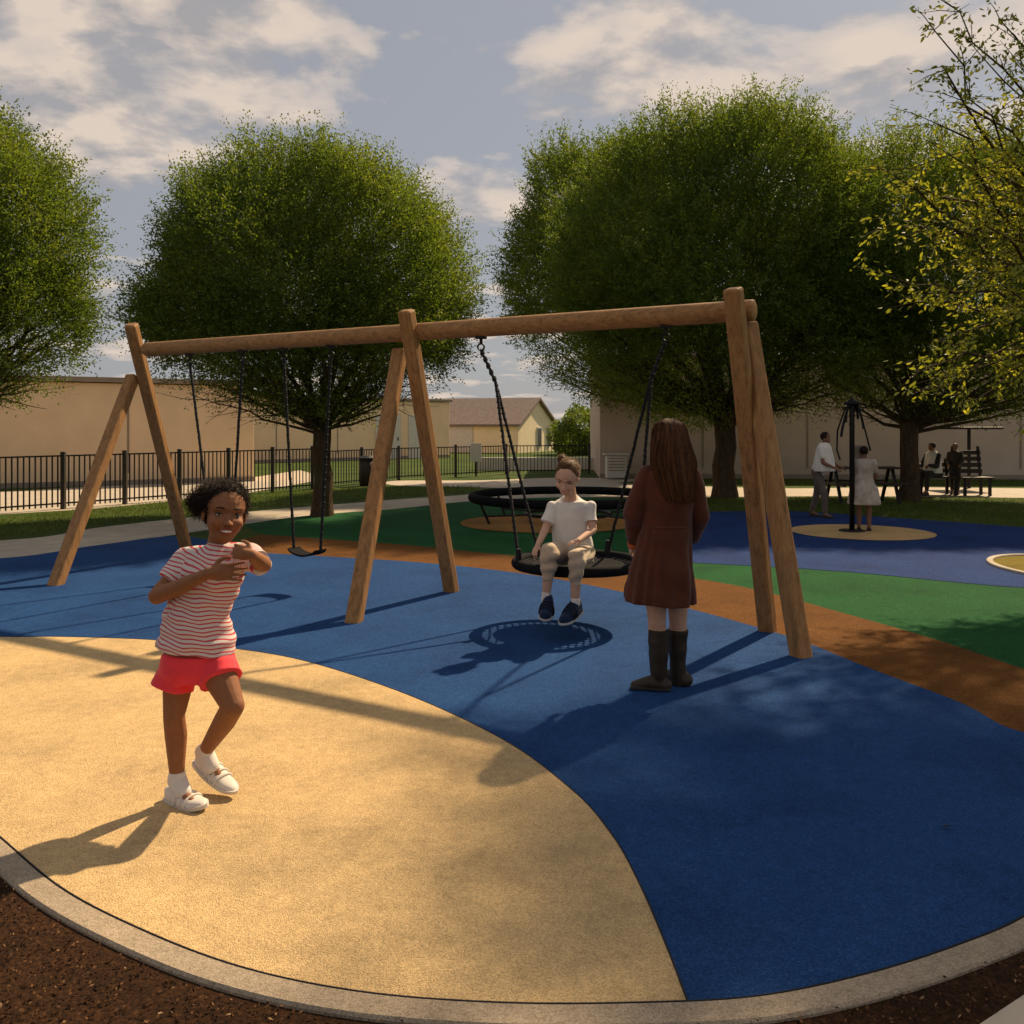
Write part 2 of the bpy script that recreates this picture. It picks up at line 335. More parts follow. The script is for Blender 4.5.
# ------------------------------------------------------------------ trees
def tubes_np(lines, radii, n=5):
    mb = MB()
    for l, r in zip(lines, radii): mb.tube(l, r, n, False)
    return mb
def wander(a, b, k, amp, up=0):
    a = Vector(a); b = Vector(b); out = []
    for i in range(k+1):
        t = i/k; p = a.lerp(b, t); s = math.sin(math.pi*t)
        out.append(p+Vector((random.gauss(0, amp)*s, random.gauss(0, amp)*s, random.gauss(0, amp*.6)*s+up*s)))
    return out
def crown_dir(n):
    d = unit(rng.normal(size=(n, 3))); return d
def make_tree(label, base, h0, c, r, rlow, twigs, per, ls, seed, trunk_r=.22, group='round leafy trees round the playground', mat='leaf', tl=(.35, .8), limbs=22):
    global rng
    rng = np.random.default_rng(seed); random.seed(seed)
    t = thing('leafy_tree', label, 'tree', base, group)
    c = Vector(c); base = Vector(base)
    lines = [wander(base-Vector((0, 0, .05)), base+Vector((0, 0, h0)), 5, .025)]; rad = [[trunk_r*1.35, trunk_r*1.05, trunk_r, trunk_r*.95, trunk_r*.95, trunk_r*.98]]
    top = base+Vector((0, 0, h0-.05))
    for i in range(limbs):
        a = 2*math.pi*i/limbs+random.uniform(-.15, .15); e = random.uniform(.05, 1.2)
        q = c+Vector((math.cos(a)*r[0]*math.cos(e)*.85, math.sin(a)*r[1]*math.cos(e)*.85, math.sin(e)*r[2]*.7-rlow*.45*(1-e/1.2)))
        ln = wander(top, q, 7, .10, -.12); R0 = trunk_r*random.uniform(.22, .42)
        lines.append(ln); rad.append([R0*(1-.8*k/7) for k in range(8)])
        for j in (2, 3, 4, 5):
            for s_ in range(2):
                st = ln[j]; en = st+(q-top).normalized()*random.uniform(.5, 1.3)+Vector((random.gauss(0, .45), random.gauss(0, .45), random.gauss(.05, .3)))
                lines.append(wander(st, en, 3, .05)); rad.append([R0*.35, R0*.25, R0*.15, R0*.06])
    for i in range(34):          # fine fan of boughs under the crown
        a = random.uniform(0, 2*math.pi); k = random.uniform(.35, .82)
        q = Vector((c.x+math.cos(a)*r[0]*k, c.y+math.sin(a)*r[1]*k, c.z-rlow*random.uniform(.45, .86)))
        R0 = trunk_r*random.uniform(.12, .26); ln = wander(top-Vector((0, 0, random.uniform(0, .25))), q, 7, .07, -.05); lines.append(ln); rad.append([R0*(1-.85*j/7) for j in range(8)])
        for j in (3, 4, 5, 6):
            for s_ in range(2):
                en = ln[j]+(q-top).normalized()*random.uniform(.3, .8)+Vector((random.gauss(0, .3), random.gauss(0, .3), random.gauss(-.05, .2)))
                lines.append(wander(ln[j], en, 3, .04)); rad.append([R0*.3, R0*.22, R0*.14, R0*.06])
    mbx = tubes_np(lines, rad, 8); mbx.build('trunk', M['bark'], t, True)
    # twigs
    n = twigs; d = crown_dir(n)
    ph = rng.uniform(0, 6.28, 8)
    lob = 1+.055*np.sin(3*d[:, 0]*2+ph[0]+2*d[:, 2])+.05*np.sin(4*d[:, 1]*2+ph[1]+3*d[:, 0])+.05*np.sin(7*d[:, 2]+ph[2]+5*d[:, 0])+.03*np.sin(13*d[:, 0]+11*d[:, 2]+ph[3])
    rz = np.where(d[:, 2] > 0, r[2], rlow)
    rr = np.stack([np.full(n, r[0]), np.full(n, r[1]), rz], 1)
    k = np.where(rng.random(n) < .75, rng.uniform(.80, 1.0, n), rng.uniform(.35, .85, n))
    P0 = np.array(c)+d*rr*(lob*k)[:, None]
    dirn = unit(d*np.array([1, 1, .8])+np.array([0, 0, .42])+rng.normal(0, .42, (n, 3)))
    L = rng.uniform(tl[0], tl[1], n)
    tt = np.tile((np.arange(per)+.5)/per, n); idx = np.repeat(np.arange(n), per)
    P = P0[idx]+dirn[idx]*(L[idx]*tt)[:, None]+rng.normal(0, .045, (n*per, 3))*(1.2-tt*.6)[:, None]
    A = unit(dirn[idx]*.8+rng.normal(0, .6, (n*per, 3)))*(ls*rng.uniform(.6, 1.25, n*per)*(1.1-.4*tt))[:, None]*.5
    B = unit(np.cross(A, rng.normal(size=(n*per, 3))))*(ls*.19)
    keep = P[:, 2] > c.z-rlow*1.02-rng.random(len(P))*.3
    hr = np.hypot((P[:, 0]-c.x)/r[0], (P[:, 1]-c.y)/r[1]); low = (P[:, 2] < c.z-rlow*.62+.35*rlow*hr) & (hr < .9)
    keep &= ~(low & (rng.random(len(P)) < .72))
    P = P[keep]; A = A[keep]; B = B[keep]
    V, Fc = quads(P, A, B); mk('crown', V, Fc, M[mat], t, rnd=rng.random(len(P)))
    return t
make_tree('dense round tree cut by the left edge of the view', (-9.7, 15.2, 0), 1.9, (-9.75, 15.2, 4.2), (2.35, 2.4, 2.85), 2.2, 10500, 25, .074, 3)
make_tree('dense round green tree behind the belt swings, at the middle post', (-3.42, 16.2, 0), 1.75, (-3.72, 16.2, 3.75), (2.62, 2.6, 2.62), 1.9, 15500, 27, .069, 4, .17)
make_tree('rear tree whose crown shows left of the big crown behind the woman', (4.7, 27, 0), 2.2, (2.70, 27.2, 6.1), (2.85, 3.0, 4.0), 3.8, 9000, 24, .10, 5, .2)
make_tree('largest round tree whose trunk stands between the woman and the right timber posts', (4.8, 20.3, 0), 1.9, (4.85, 20.3, 4.6), (3.75, 3.6, 3.95), 2.85, 22000, 28, .079, 6, .25)
make_tree('round tree with its trunk by the far benches and dark people', (8.65, 19.6, 0), 1.75, (9.9, 19.9, 4.3), (3.7, 3.3, 3.55), 2.45, 17000, 28, .079, 8, .21)

def near_tree():
    global rng
    rng = np.random.default_rng(21); random.seed(21)
    base = Vector((6.9, 9.9, 0)); t = thing('leafy_tree', 'near tree with large yellow green leaves reaching in at the right edge', 'tree', base)
    lines = [wander(base, base+Vector((.1, 0.3, 6.8)), 5, .04)]; rad = [[.2, .17, .15, .13, .11, .08]]
    tips = []   # pixel targets of the visible sprays (px, py, depth)
    for px, py, D in [(934, 30, 8.6), (960, 12, 9), (945, 70, 8.6), (985, 60, 9.0), (940, 125, 8.9), (885, 170, 8.5), (915, 185, 8.8), (905, 212, 8.4), (935, 238, 8.8), (890, 225, 8.9), (912, 285, 8.4), (938, 300, 8.8),
                      (955, 345, 8.5), (925, 368, 8.4), (950, 385, 8.7), (975, 400, 8.8), (990, 120, 9.2), (1000, 180, 9.0), (1005, 240, 9), (985, 280, 8.7), (1010, 330, 9), (1015, 380, 8.6), (1020, 60, 9.2), (1000, 20, 9),
                      (960, 200, 9.2), (975, 160, 8.5), (985, 225, 8.4), (960, 260, 9.0), (1040, 300, 8.6), (1040, 200, 8.6), (1035, 120, 8.6), (1045, 400, 8.6), (970, 100, 8.4), (950, 155, 8.6), (1015, 150, 8.3), (1020, 270, 8.3)]:
        tips.append((at(px, py, D), 1))
    for i in range(125):     # the high canopy above and right of the frame
        d = crown_dir(1)[0]; k = random.uniform(.45, 1)
        q = Vector((7.5+d[0]*2.8*k, 10.8+d[1]*3.0*k, 8.4+d[2]*1.8*k))
        if q.z > 2.3+.474*q.y or q.x/q.y*F+CX > 1090: tips.append((q, 0))
    C = []; Lf = []
    for q, low in tips:
        st = base+Vector((.05, .2, random.uniform(1.9, 3.1) if low else 6.6))
        ln = wander(st, q, 9, .12 if low else .05, .25); R0 = random.uniform(.018, .04)
        lines.append(ln); rad.append([R0*(1-.88*k/9)+.003 for k in range(10)])
        dq = (ln[-1]-ln[-4]).normalized()
        for j in range(3, 10):
            for s_ in range(3 if low else 5):
                a = ln[j]; e = a+dq*random.uniform(.05, .35)+Vector((random.gauss(0, .2), random.gauss(0, .2), random.gauss(-.02, .12)))*(1 if low else 2)
                if not low and (min(e.z, a.z) < 2.1+.474*e.y and (e.x/e.y*F+CX < 1110)): continue
                lines.append([a, (a+e)/2+Vector((0, 0, .02)), e]); rad.append([.005, .004, .002])
                C.append((a, e))
    tubes_np(lines, rad, 5).build('trunk', M['bark'], t, True)
    A0 = np.array([c[0] for c in C]); E0 = np.array([c[1] for c in C]); per = 15; n = len(C)
    idx = np.repeat(np.arange(n), per); tt = rng.random(n*per)
    P = A0[idx]+(E0-A0)[idx]*tt[:, None]*1.05+rng.normal(0, .035, (n*per, 3))
    dn = unit((E0-A0)[idx]); ax = unit(dn+rng.normal(0, .7, (n*per, 3))+np.array([0, 0, -.3]))
    s = rng.uniform(.042, .078, n*per)[:, None]; A = ax*s*.5; N = unit(np.cross(ax, rng.normal(size=(n*per, 3)))); B = N*s*.2; U = np.cross(ax, N)*s*.06
    P = P+A
    V = np.stack([P-A, P-A*.3+B+U, P+A*.35+B*.8+U, P+A, P+A*.35-B*.8+U, P-A*.3-B+U], 1).reshape(-1, 3)
    k = np.arange(n*per)[:, None]*6; Fc = np.concatenate([k+np.array([[0, 1, 2, 3]]), k+np.array([[0, 3, 4, 5]])], 0)
    r = rng.random(n*per); mk('crown', V, Fc, M['leaf2'], t, rnd=np.concatenate([r, r]))
near_tree()
def bush(label, c, r, n, seed):
    rg = np.random.default_rng(seed); d = unit(rg.normal(size=(n, 3))); k = rg.uniform(.6, 1.05, n)
    P = np.array(c)+d*np.array(r)*k[:, None]*(1+.12*np.sin(5*d[:, 0]+3*d[:, 2]))[:, None]; P[:, 2] = np.abs(P[:, 2])
    A = unit(rg.normal(size=(n, 3)))*.10; B = unit(np.cross(A, rg.normal(size=(n, 3))))*.045; V, Fc = quads(P, A, B)
    t = thing('bush', label, 'bush', (c[0], c[1], 0)); mk('foliage', V, Fc, M['leaf'], t, rnd=rg.random(n))
    mb = MB()
    for i in range(7): mb.tube(wander((c[0], c[1], 0), (c[0]+random.gauss(0, r[0]*.5), c[1], c[2]+r[2]*.3), 4, .1), [.06, .05, .03, .02, .01], 5)
    mb.build('stem', M['bark'], t)
bush('bright green round bush behind the far fence, between house and grey wall', (4.15, 52, 1.2), (1.9, 2, 1.55), 9000, 1)

# ------------------------------------------------------------------ buildings
def long_building(name, label, a, b, depth, h, mat, panels, roof_over=.25, rh=.0):
    a = Vector((*a, 0)); b = Vector((*b, 0)); d = (b-a).normalized(); nrm = Vector((-d.y, d.x, 0))
    if nrm.y < 0: nrm = -nrm
    t = thing(name, label, 'building', (a+b)/2)
    mb = MB(); R = Matrix((d, nrm, Vector((0, 0, 1)))).transposed(); L = (b-a).length; mid = (a+b)/2+nrm*depth/2
    mb.box(mid+Vector((0, 0, h/2-.02)), (L, depth, h+.04), R, .02); mb.build('wall', mat, t)
    mb = MB(); mb.box(mid+Vector((0, 0, h+.09)), (L+roof_over, depth+roof_over, .14), R, .02); mb.build('roof', M['trim'], t)
    mb = MB(); mb.box((a+b)/2-nrm*.012+Vector((0, 0, .07)), (L, .05, .14), R); mb.build('plinth', M['trim'], t)
    for s in np.arange(3.2, L-.5, 3.2):        # rendered panel joints
        mb = MB(); mb.box(a+d*s-nrm*.004+Vector((0, 0, h/2+.16)), (.05, .03, h-.34), R); mb.build('joint_strip', M['trim'], t)
    for kind, s, w, z0, z1 in panels:
        mb = MB(); c = a+d*s-nrm*.02; mb.box(c+Vector((0, 0, (z0+z1)/2)), (w, .08, z1-z0), R, .008); f = mb.build('window' if kind == 'w' else 'door', M['white'], t)
        mb = MB()
        if kind == 'w': mb.box(c-nrm*.04+Vector((0, 0, (z0+z1)/2)), (w-.14, .03, z1-z0-.14), R); mb.build('pane', M['glass'], f)
        else: mb.box(c-nrm*.045+d*(w*.38)+Vector((0, 0, 1.0)), (.05, .05, .16), R); mb.build('handle', M['steel'], f)
    return t
long_building('community_building', 'plain tan rendered building behind the left black fence', (-19, 20.2), (-7.6, 26.5), 9, 2.80, M['wall'], [])
long_building('community_building', 'farther low tan building with pale doors, between left building and gabled house', (-13, 38.5), (-3.3, 47.5), 9, 2.9, M['wall'], [('d', 9.3, 1.5, 0, 2.2), ('d', 11.3, 1.5, 0, 2.2)])
long_building('hall_building', 'grey beige rendered hall behind the trees on the right', (2.75, 28.2), (24, 27.0), 10, 3.7, M['wall2'], [])
def house():
    D = 58.0; ap = at(537, 400, D); w = 6.2; u = Vector((.40, .92, 0)).normalized(); v = Vector((-.95, .31, 0)).normalized(); L = 17
    eave = 1.75; t = thing('gabled_house', 'small cream gabled house with brown roof beyond the far fence', 'house', (ap.x, ap.y, 0))
    P = Vector((ap.x, ap.y, 0)); a = P-u*w/2; b = P+u*w/2; Z = Vector((0, 0, 1)); top = P+Z*ap.z
    V = [a, b, b+Z*eave, top, a+Z*eave]; V += [p+v*L for p in V]
    mk('wall', [tuple(p) for p in V], [(0, 1, 2, 3, 4), (9, 8, 7, 6, 5), (0, 4, 9, 5), (1, 6, 7, 2), (0, 5, 6, 1)], M['wall3'], t)
    ov = .25; mb = MB()
    for s, e in ((-1, a), (1, b)):
        lo = e+Z*eave+(u*s)*.25-Z*.12; p0 = lo-v*ov; p1 = top+Z*.02-v*ov; q0 = lo+v*(L+ov); q1 = top+Z*.02+v*(L+ov); th = Z*.14
        mb.add([p0, p1, q1, q0, p0+th, p1+th, q1+th, q0+th], [(0, 1, 2, 3), (7, 6, 5, 4), (0, 4, 5, 1), (1, 5, 6, 2), (2, 6, 7, 3), (3, 7, 4, 0)])
    mb.build('roof', M['roof'], t)
    for s in (.3, 1.9):
        mb = MB(); c = P+u*s-v*.03; R = Matrix((u, v, Z)).transposed(); mb.box(c+Z*.95, (.7, .08, 1.3), R, .01); f = mb.build('window', M['white'], t)
        mb = MB(); mb.box(c+Z*.95-v*.03, (.55, .06, 1.12), R); mb.build('pane', M['glass'], f)
    for s in (4.0, 6.6):
        mb = MB(); R = Matrix((v, u, Z)).transposed(); mb.box(a+v*s-u*.03+Z*.85, (2.1, .08, 1.7), R, .01); mb.build('garage_door', M['white'], t)
house()

# ------------------------------------------------------------------ fences
def fence(label, pts, h, sp, bay, name='metal_fence', group=None):
    pts = [Vector((*p, 0)) for p in pts]
    t = thing(name, label, 'fence', pts[0], group)
    for a, b in zip(pts[:-1], pts[1:]):
        L = (b-a).length; nb = max(1, round(L/bay)); d = (b-a)/nb; dn = d.normalized()
        for i in range(nb):
            p = a+d*i; q = p+d; mb = MB(); mb.box(p+Vector((0, 0, h/2+.03)), (.085, .085, h+.06), None, .01); mb.build('post', M['fencepost'], t)
            mb = MB()
            for z in (h-.02, .12): mb = MB(); mb.beam(p+Vector((0, 0, z)), q+Vector((0, 0, z)), .03, .03); mb.build('rail', M['fence'], t)
            mb = MB(); n = int(d.length/sp)
            for k in range(1, n):
                c = p+d*k/n; mb.box(c+Vector((0, 0, h/2+.015)), (.022, .022, h-.075))
            mb.build('picket_panel', M['fence'], t)
    mb = MB(); mb.box(pts[-1]+Vector((0, 0, h/2+.03)), (.085, .085, h+.06), None, .01); mb.build('post', M['fencepost'], t)
fence('black picket fence with grey posts along the left lawn', [(-12.2, 13.6), (-9.45, 16.4), (-5.1, 23.0)], 1.06, .105, 1.35)
fence('long black picket fence running behind the middle of the playground', [(-5.0, 23.3), (-3.4, 27), (-.2, 30.5), (2.68, 31.2)], .98, .12, 2.1)

# ------------------------------------------------------------------ swing frame
RT = Vector((1.70, 6.58, 2.45)); LT = Vector((-4.08, 10.0, 2.46)); bd = (LT-RT).normalized(); bn = Vector((bd.y, -bd.x, 0)).normalized()
if bn.y > 0: bn = -bn          # towards the camera
fr = thing('swing_frame', 'timber swing frame of one long beam on three pairs of leaning posts', 'swing frame', (-1, 8.2, 0))
mb = MB(); mb.tube([RT-bd*.075, RT-bd*.07, RT-bd*.055, LT-bd*.05, LT-bd*.0], [.066, .076, .08, .078, .06], 20)
V = np.array(mb.V); 
beam = mb.build('beam', M['woodx'], fr, True)
me = beam.data
def on(px):      # point of the beam seen at pixel column px
    t = (px-CX)/F; k = (t*RT.y-RT.x)/(bd.x-t*bd.y); return RT+bd*k
def leg(base, top, w=.126, d=.118):
    mb = MB(); mb.beam(base, top, w, d, .022); return mb.build('leg', M['wood'], fr)
def legpair(px, nearb, farb, tall, short):
    c = on(px); nb = Vector((*gnd(*nearb), -.03)); fb = Vector((*gnd(*farb), -.03))
    # the far-based post leans forward past the beam and rises above it; the near-based one ends behind it under the beam
    leg(fb, at(tall[0], tall[1], c.y-.19)); leg(nb, at(short[0], short[1], c.y+.10))
legpair(739, (802, 656), (768, 630), (733, 288), (747, 322))
legpair(404, (353, 622), (452, 591), (406, 310), (400, 350))
legpair(131, (54, 585), (188, 553), (131, 324), (133, 376))

def chain(mb, a, b, r=.011, n=None):
    a = Vector(a); b = Vector(b); mb.tube([a.lerp(b, i/24)+Vector((random.gauss(0, .0015), 0, 0)) for i in range(25)], r, 7)
def hanger(t, c):
    mb = MB(); mb.box(c+Vector((0, 0, -.085)), (.10, .07, .02), None, .004); mb.tube([c+Vector((0, 0, -.09)), c+Vector((.0, 0, -.14))], .014, 8)
    R = .028; mb.tube([c+Vector((R*math.cos(a), 0, -.165+R*math.sin(a))) for a in [i*2*math.pi/16 for i in range(17)]], .008, 6)
    mb.build('hanger', M['steel'], t)
def belt_swing(label, pl, pr, z, drop=(0, 0)):
    a = on(pl); b = on(pr); c = (a+b)/2; t = thing('belt_swing', label, 'swing', (c.x, c.y, z), 'black belt swings hanging from the long beam')
    sa = c+bd*.175; sb = c-bd*.175
    sa = Vector((sa.x+drop[0], sa.y, z+.06)); sb = Vector((sb.x+drop[1], sb.y, z+.06))
    for top, bot in ((a, sa), (b, sb)):
        hanger(t, top); mb = MB(); chain(mb, top+Vector((0, 0, -.17)), bot, .014)
        # twisted webbing: small regular bulges
        for i in range(26):
            p = (top+Vector((0, 0, -.17))).lerp(bot, (i+.5)/26); mb.tube([p+Vector((0, 0, .012)), p, p-Vector((0, 0, .012))], [.013, .019, .013], 6)
        mb.build('rope', M['rope'], t)
    mb = MB(); n = 14; Vv = []
    for i in range(n+1):
        s = i/n; p = sa.lerp(sb, s); p.z = z+.06-.055*math.sin(math.pi*s)**.7
        for y, dz in ((.085, 0), (.085, .018), (-.085, .018), (-.085, 0)): Vv.append(p+bn*y+Vector((0, 0, dz)))
    Ff = [(i*4+k, i*4+(k+1) % 4, (i+1)*4+(k+1) % 4, (i+1)*4+k) for i in range(n) for k in range(4)]+[(0, 1, 2, 3), (n*4+3, n*4+2, n*4+1, n*4)]
    mb.add(Vv, Ff); mb.build('seat', M['belt'], t)
belt_swing('black belt swing hanging behind the girl in the striped shirt', 190, 243, .56, (.05, .05))
belt_swing('black belt swing hanging between the girl and the middle post, seat in view', 284, 331, .34)

# nest swing
SC = Vector((.535, 7.30, .50)); SR = .50
ns = thing('nest_swing', 'round black nest swing carrying the seated boy', 'swing', SC)
mb = MB(); mb.torus(SC, SR, .042, 72, 12); mb.build('rim', M['belt'], ns, True)
mb = MB()
for i in range(-8, 9):
    o = i*.058; L = math.sqrt(max(0, (SR-.02)**2-o*o))
    if L < .05: continue
    f = lambda x, y: -.075*(1-(x*x+y*y)/SR**2)
    mb.tube([SC+Vector((o, -L+2*L*k/8, f(o, -L+2*L*k/8))) for k in range(9)], .008, 5)
    mb.tube([SC+Vector((-L+2*L*k/8, o, f(-L+2*L*k/8, o)+.008)) for k in range(9)], .008, 5)
mb.build('net', M['rope'], ns)
mb = MB(); Vm = []; nr = 8; na = 48
for i in range(nr+1):
    r_ = .37*i/nr
    for k in range(na): Vm.append(SC+Vector((r_*math.cos(2*math.pi*k/na), r_*math.sin(2*math.pi*k/na), -.055*(1-(r_/SR)**2)+.022)))
mb.add(Vm, [(i*na+k, i*na+(k+1) % na, (i+1)*na+(k+1) % na, (i+1)*na+k) for i in range(nr) for k in range(na)]); mb.build('mat', M['belt'], ns, True)
for tp, angs in ((on(481), (196, 128)), (on(666), (55, -28))):
    hanger(ns, tp); h = tp+Vector((0, 0, -.19)); e0 = SC+Vector((0, 0, 0)); j = h.lerp(e0, .16)
    mb = MB(); chain(mb, h, j, .013)
    for i in range(5): p = h.lerp(j, (i+.5)/5); mb.tube([p+Vector((0, 0, .025)), p, p-Vector((0, 0, .025))], [.012, .022, .012], 6)
    mb.build('shackle', M['steel'], ns)
    for a in angs:
        a = math.radians(a); e = SC+Vector((math.cos(a)*SR, math.sin(a)*SR, .03)); mb = MB(); chain(mb, j, e, .0125)
        for i in range(30): p = j.lerp(e, (i+.5)/30); mb.tube([p+Vector((0, 0, .012)), p, p-Vector((0, 0, .012))], [.0115, .017, .0115], 6)
        mb.tube([e+Vector((0, 0, .10)), e+Vector((0, 0, .0)), e-Vector((0, 0, .06))], [.02, .03, .03], 8); mb.build('rope', M['rope'], ns)

# ring spinner
RC = Vector((.95, 15.2, .42)); rg_ = thing('ring_roundabout', 'wide flat black ring roundabout on thin legs above an orange disc', 'play ring', (RC.x, RC.y, 0))
mb = MB(); mb.torus(RC, 1.62, .075, 96, 10); mb.build('ring', M['belt'], rg_, True)
mb = MB(); mb.torus(RC+Vector((0, 0, -.28)), .72, .03, 64, 8); mb.build('base_ring', M['steel'], rg_, True)
for k in range(6):
    a = math.radians(200+60*k); d = Vector((math.cos(a), math.sin(a), 0)); mb = MB()
    mb.tube([RC+d*1.58+Vector((0, 0, -.02)), RC+d*1.50+Vector((0, 0, -.2)), Vector((RC.x, RC.y, 0))+d*1.40], .022, 8); mb.build('leg', M['steel'], rg_)
    mb = MB(); mb.tube([RC+d*1.44+Vector((0, 0, -.28)), RC+d*.72+Vector((0, 0, -.28))], .016, 6); mb.build('spoke', M['steel'], rg_)

# hanging rope pole on the tan disc
pb = Vector(((852-CX)/F*13.7, 13.7, 0)); rp = thing('rope_pole', 'black pole with looped rope on top on the far tan disc', 'play pole', pb)
mb = MB(); mb.tube([pb, pb+Vector((0, 0, 1.9)), pb+Vector((0.02, 0, 1.96))], .04, 10); mb.build('pole', M['steel'], rp, True)
mb = MB(); mb.tube([pb+Vector((0, 0, 0)), pb+Vector((0, 0, .035))], [.20, .19], 24); mb.build('base', M['steel'], rp)
mb = MB()
for k, (w, h) in enumerate(((.16, .5), (-.17, .62), (.09, .35), (-.09, .4), (.05, .25))):
    mb.tube([pb+Vector((w*(1-math.cos(a))*.5*(1 if h else 1), .02*k-.04, 1.93+.14*math.sin(a*.5)*1-h*(1-math.cos(a))*.5+(.12*math.sin(a) if a < 3.14 else 0))) for a in [i*math.pi*1.0/12 for i in range(13)]], .02, 6)
mb.torus(pb+Vector((.0, 0, 1.96)), .10, .025, 24, 6)
mb.build('rope_loop', M['rope'], rp)
mb = MB(); a = pb+Vector((-.10, 0, 1.9)); mb.tube([a, a+Vector((-.12, 0, -.35)), a+Vector((-.13, 0, -.65)), a+Vector((-.08, 0, -.8))], .014, 6)
a = pb+Vector((.1, 0, 1.9)); mb.tube([a, a+Vector((.10, 0, -.35)), a+Vector((.18, 0, -.66))], .014, 6); mb.build('rope', M['rope'], rp)
mb = MB(); mb.box(pb+Vector((.13, .10, .95)), (.16, .03, .75), None, .01); mb.build('panel', M['trim'], rp)

# benches, shelter, bin, box
def bench(label, px, D, L, seat=.45, back=True, slats=4, rot=0, table=False):
    c = Vector(((px-CX)/F*D, D, 0)); t = thing('picnic_table' if table else 'park_bench', label, 'table' if table else 'bench', c)
    R = Matrix.Rotation(rot, 3, 'Z'); P = lambda x, y, z: c+R@Vector((x, y, z))
    h = .74 if table else seat
    mb = MB()
    for i in range(4): mb.box(P(0, -.21+.14*i, h), (L, .12, .04), R, .006)
    mb.build('table_top' if table else 'seat', M['bench'], t)
    if back:
        mb = MB()
        for i in range(slats): mb.box(P(0, .28+.03*i, h+.14+.145*i), (L, .035, .10), R, .006)
        mb.build('backrest', M['bench'], t)
    for s in (-1, 1):
        for y in (-1, 1):
            mb = MB(); x = s*L*.4; yy = y*(.45 if table else .2); mb.beam(P(x, yy, 0), P(x, yy*(.2 if table else 1), h-.02), .06, .05); mb.build('leg', M['steel'], t)
        if back: mb = MB(); mb.beam(P(s*L*.42, .24, h-.1), P(s*L*.42, .26+.03*slats, h+.14+.145*slats), .05, .05); mb.build('back_post', M['steel'], t)
    if table:
        for y in (-1, 1): mb = MB(); mb.box(P(0, y*.62, .44), (L, .22, .04), R, .006); mb.build('seat', M['bench'], t)
        for s in (-1, 1): mb = MB(); mb.box(P(s*L*.4, 0, .40), (.05, 1.3, .05), R); mb.build('crossbar', M['steel'], t)
bench('dark slatted bench with high back at the right, beside the dark figure', 973, 21.0, .72, .42, True, 4)
bench('dark bench seat under the white shawled person beside the right trunk', 934, 21.2, 1.0, .42, True, 2)
bench('low dark picnic table between the rope pole and the left of the right trunk', 862, 19.0, 1.5, table=True, back=False)
c = Vector(((969-CX)/F*23.5, 23.5, 0)); sh = thing('shelter', 'thin flat topped shelter on one post against the hall wall', 'shelter', c)
mb = MB(); mb.box(c+Vector((0, 0, 1.57)), (1.15, 1.2, .06), None, .01); mb.build('roof', M['steel'], sh)
mb = MB(); mb.tube([c, c+Vector((0, 0, 1.55))], .045, 8); mb.build('post', M['steel'], sh)
c = Vector(((367-CX)/F*24.5, 24.5, 0)); bn_ = thing('litter_bin', 'dark brown litter bin beside the far path, left of the middle posts', 'bin', c)
mb = MB(); mb.tube([c, c+Vector((0, 0, .72))], [.20, .22], 16); mb.build('body', M['bin'], bn_, True)
mb = MB(); mb.tube([c+Vector((0, 0, .72)), c+Vector((0, 0, .76)), c+Vector((0, 0, .82))], [.245, .245, .12], 16); mb.build('lid', M['steel'], bn_)
c = Vector(((616-CX)/F*27.6, 27.6, 0)); ub = thing('utility_cabinet', 'small white cabinet standing against the left end of the hall', 'cabinet', c)
mb = MB(); mb.box(c+Vector((0, 0, .38)), (.62, .4, .66), None, .015); mb.build('body', M['white'], ub)
for i in range(5): mb = MB(); mb.box(c+Vector((.0, -.205, .28+.09*i)), (.5, .012, .03)); mb.build('louvre', M['trim'], ub)
mb = MB(); mb.box(c+Vector((0, 0, .77)), (.78, .46, .05), None, .01); mb.build('lid', M['white'], ub)
c = Vector(((476-CX)/F*29.0, 29.0, 0)); sg = thing('notice_board', 'small pale notice board on a post in front of the far fence', 'sign', c)
mb = MB(); mb.box(c+Vector((0, -.03, .78)), (.36, .03, .6), None, .008); mb.build('board', M['white'], sg)
mb = MB(); mb.tube([c, c+Vector((0, 0, 1.05))], .03, 8); mb.build('post', M['steel'], sg)
mb = MB(); mb.box((1.0, 33.5, .22), (4.6, .25, .5), None, .02); tag(mb.build('low_wall', M['white']), 'low white wall beyond the far fence near the house', 'wall')
# ------------------------------------------------------------------ people
def cap(mb, a, b, ra, rb, n=16):          # tapered limb with round ends
    a = Vector(a); b = Vector(b); d = b-a; L = d.length
    if L < 1e-5: d = Vector((0, 0, 1)); L = 1e-5
    d = d/L; pts = []; rs = []
    for k in range(1, 6): t = k/6*math.pi/2; pts.append(a-d*ra*math.cos(t)); rs.append(ra*math.sin(t))
    pts += [a, b]; rs += [ra, rb]
    for k in range(1, 6): t = k/6*math.pi/2; pts.append(b+d*rb*math.sin(t)); rs.append(rb*math.cos(t))
    u = (Vector((0, 0, 1)) if abs(d.z) < .9 else Vector((1, 0, 0))); u = (u-d*u.dot(d)).normalized(); w = d.cross(u)
    V = []
    for p, r in zip(pts, rs):
        for k in range(n): t = 2*math.pi*k/n; V.append(p+(u*math.cos(t)+w*math.sin(t))*max(r, 1e-4))
    m = len(pts); Fc = [(i*n+k, i*n+(k+1) % n, (i+1)*n+(k+1) % n, (i+1)*n+k) for i in range(m-1) for k in range(n)]
    Fc += [tuple(range(n))[::-1], tuple((m-1)*n+k for k in range(n))]; mb.add(V, Fc)
def chainl(mb, pts, rs):
    for i in range(len(pts)-1): cap(mb, pts[i], pts[i+1], rs[i], rs[i+1])
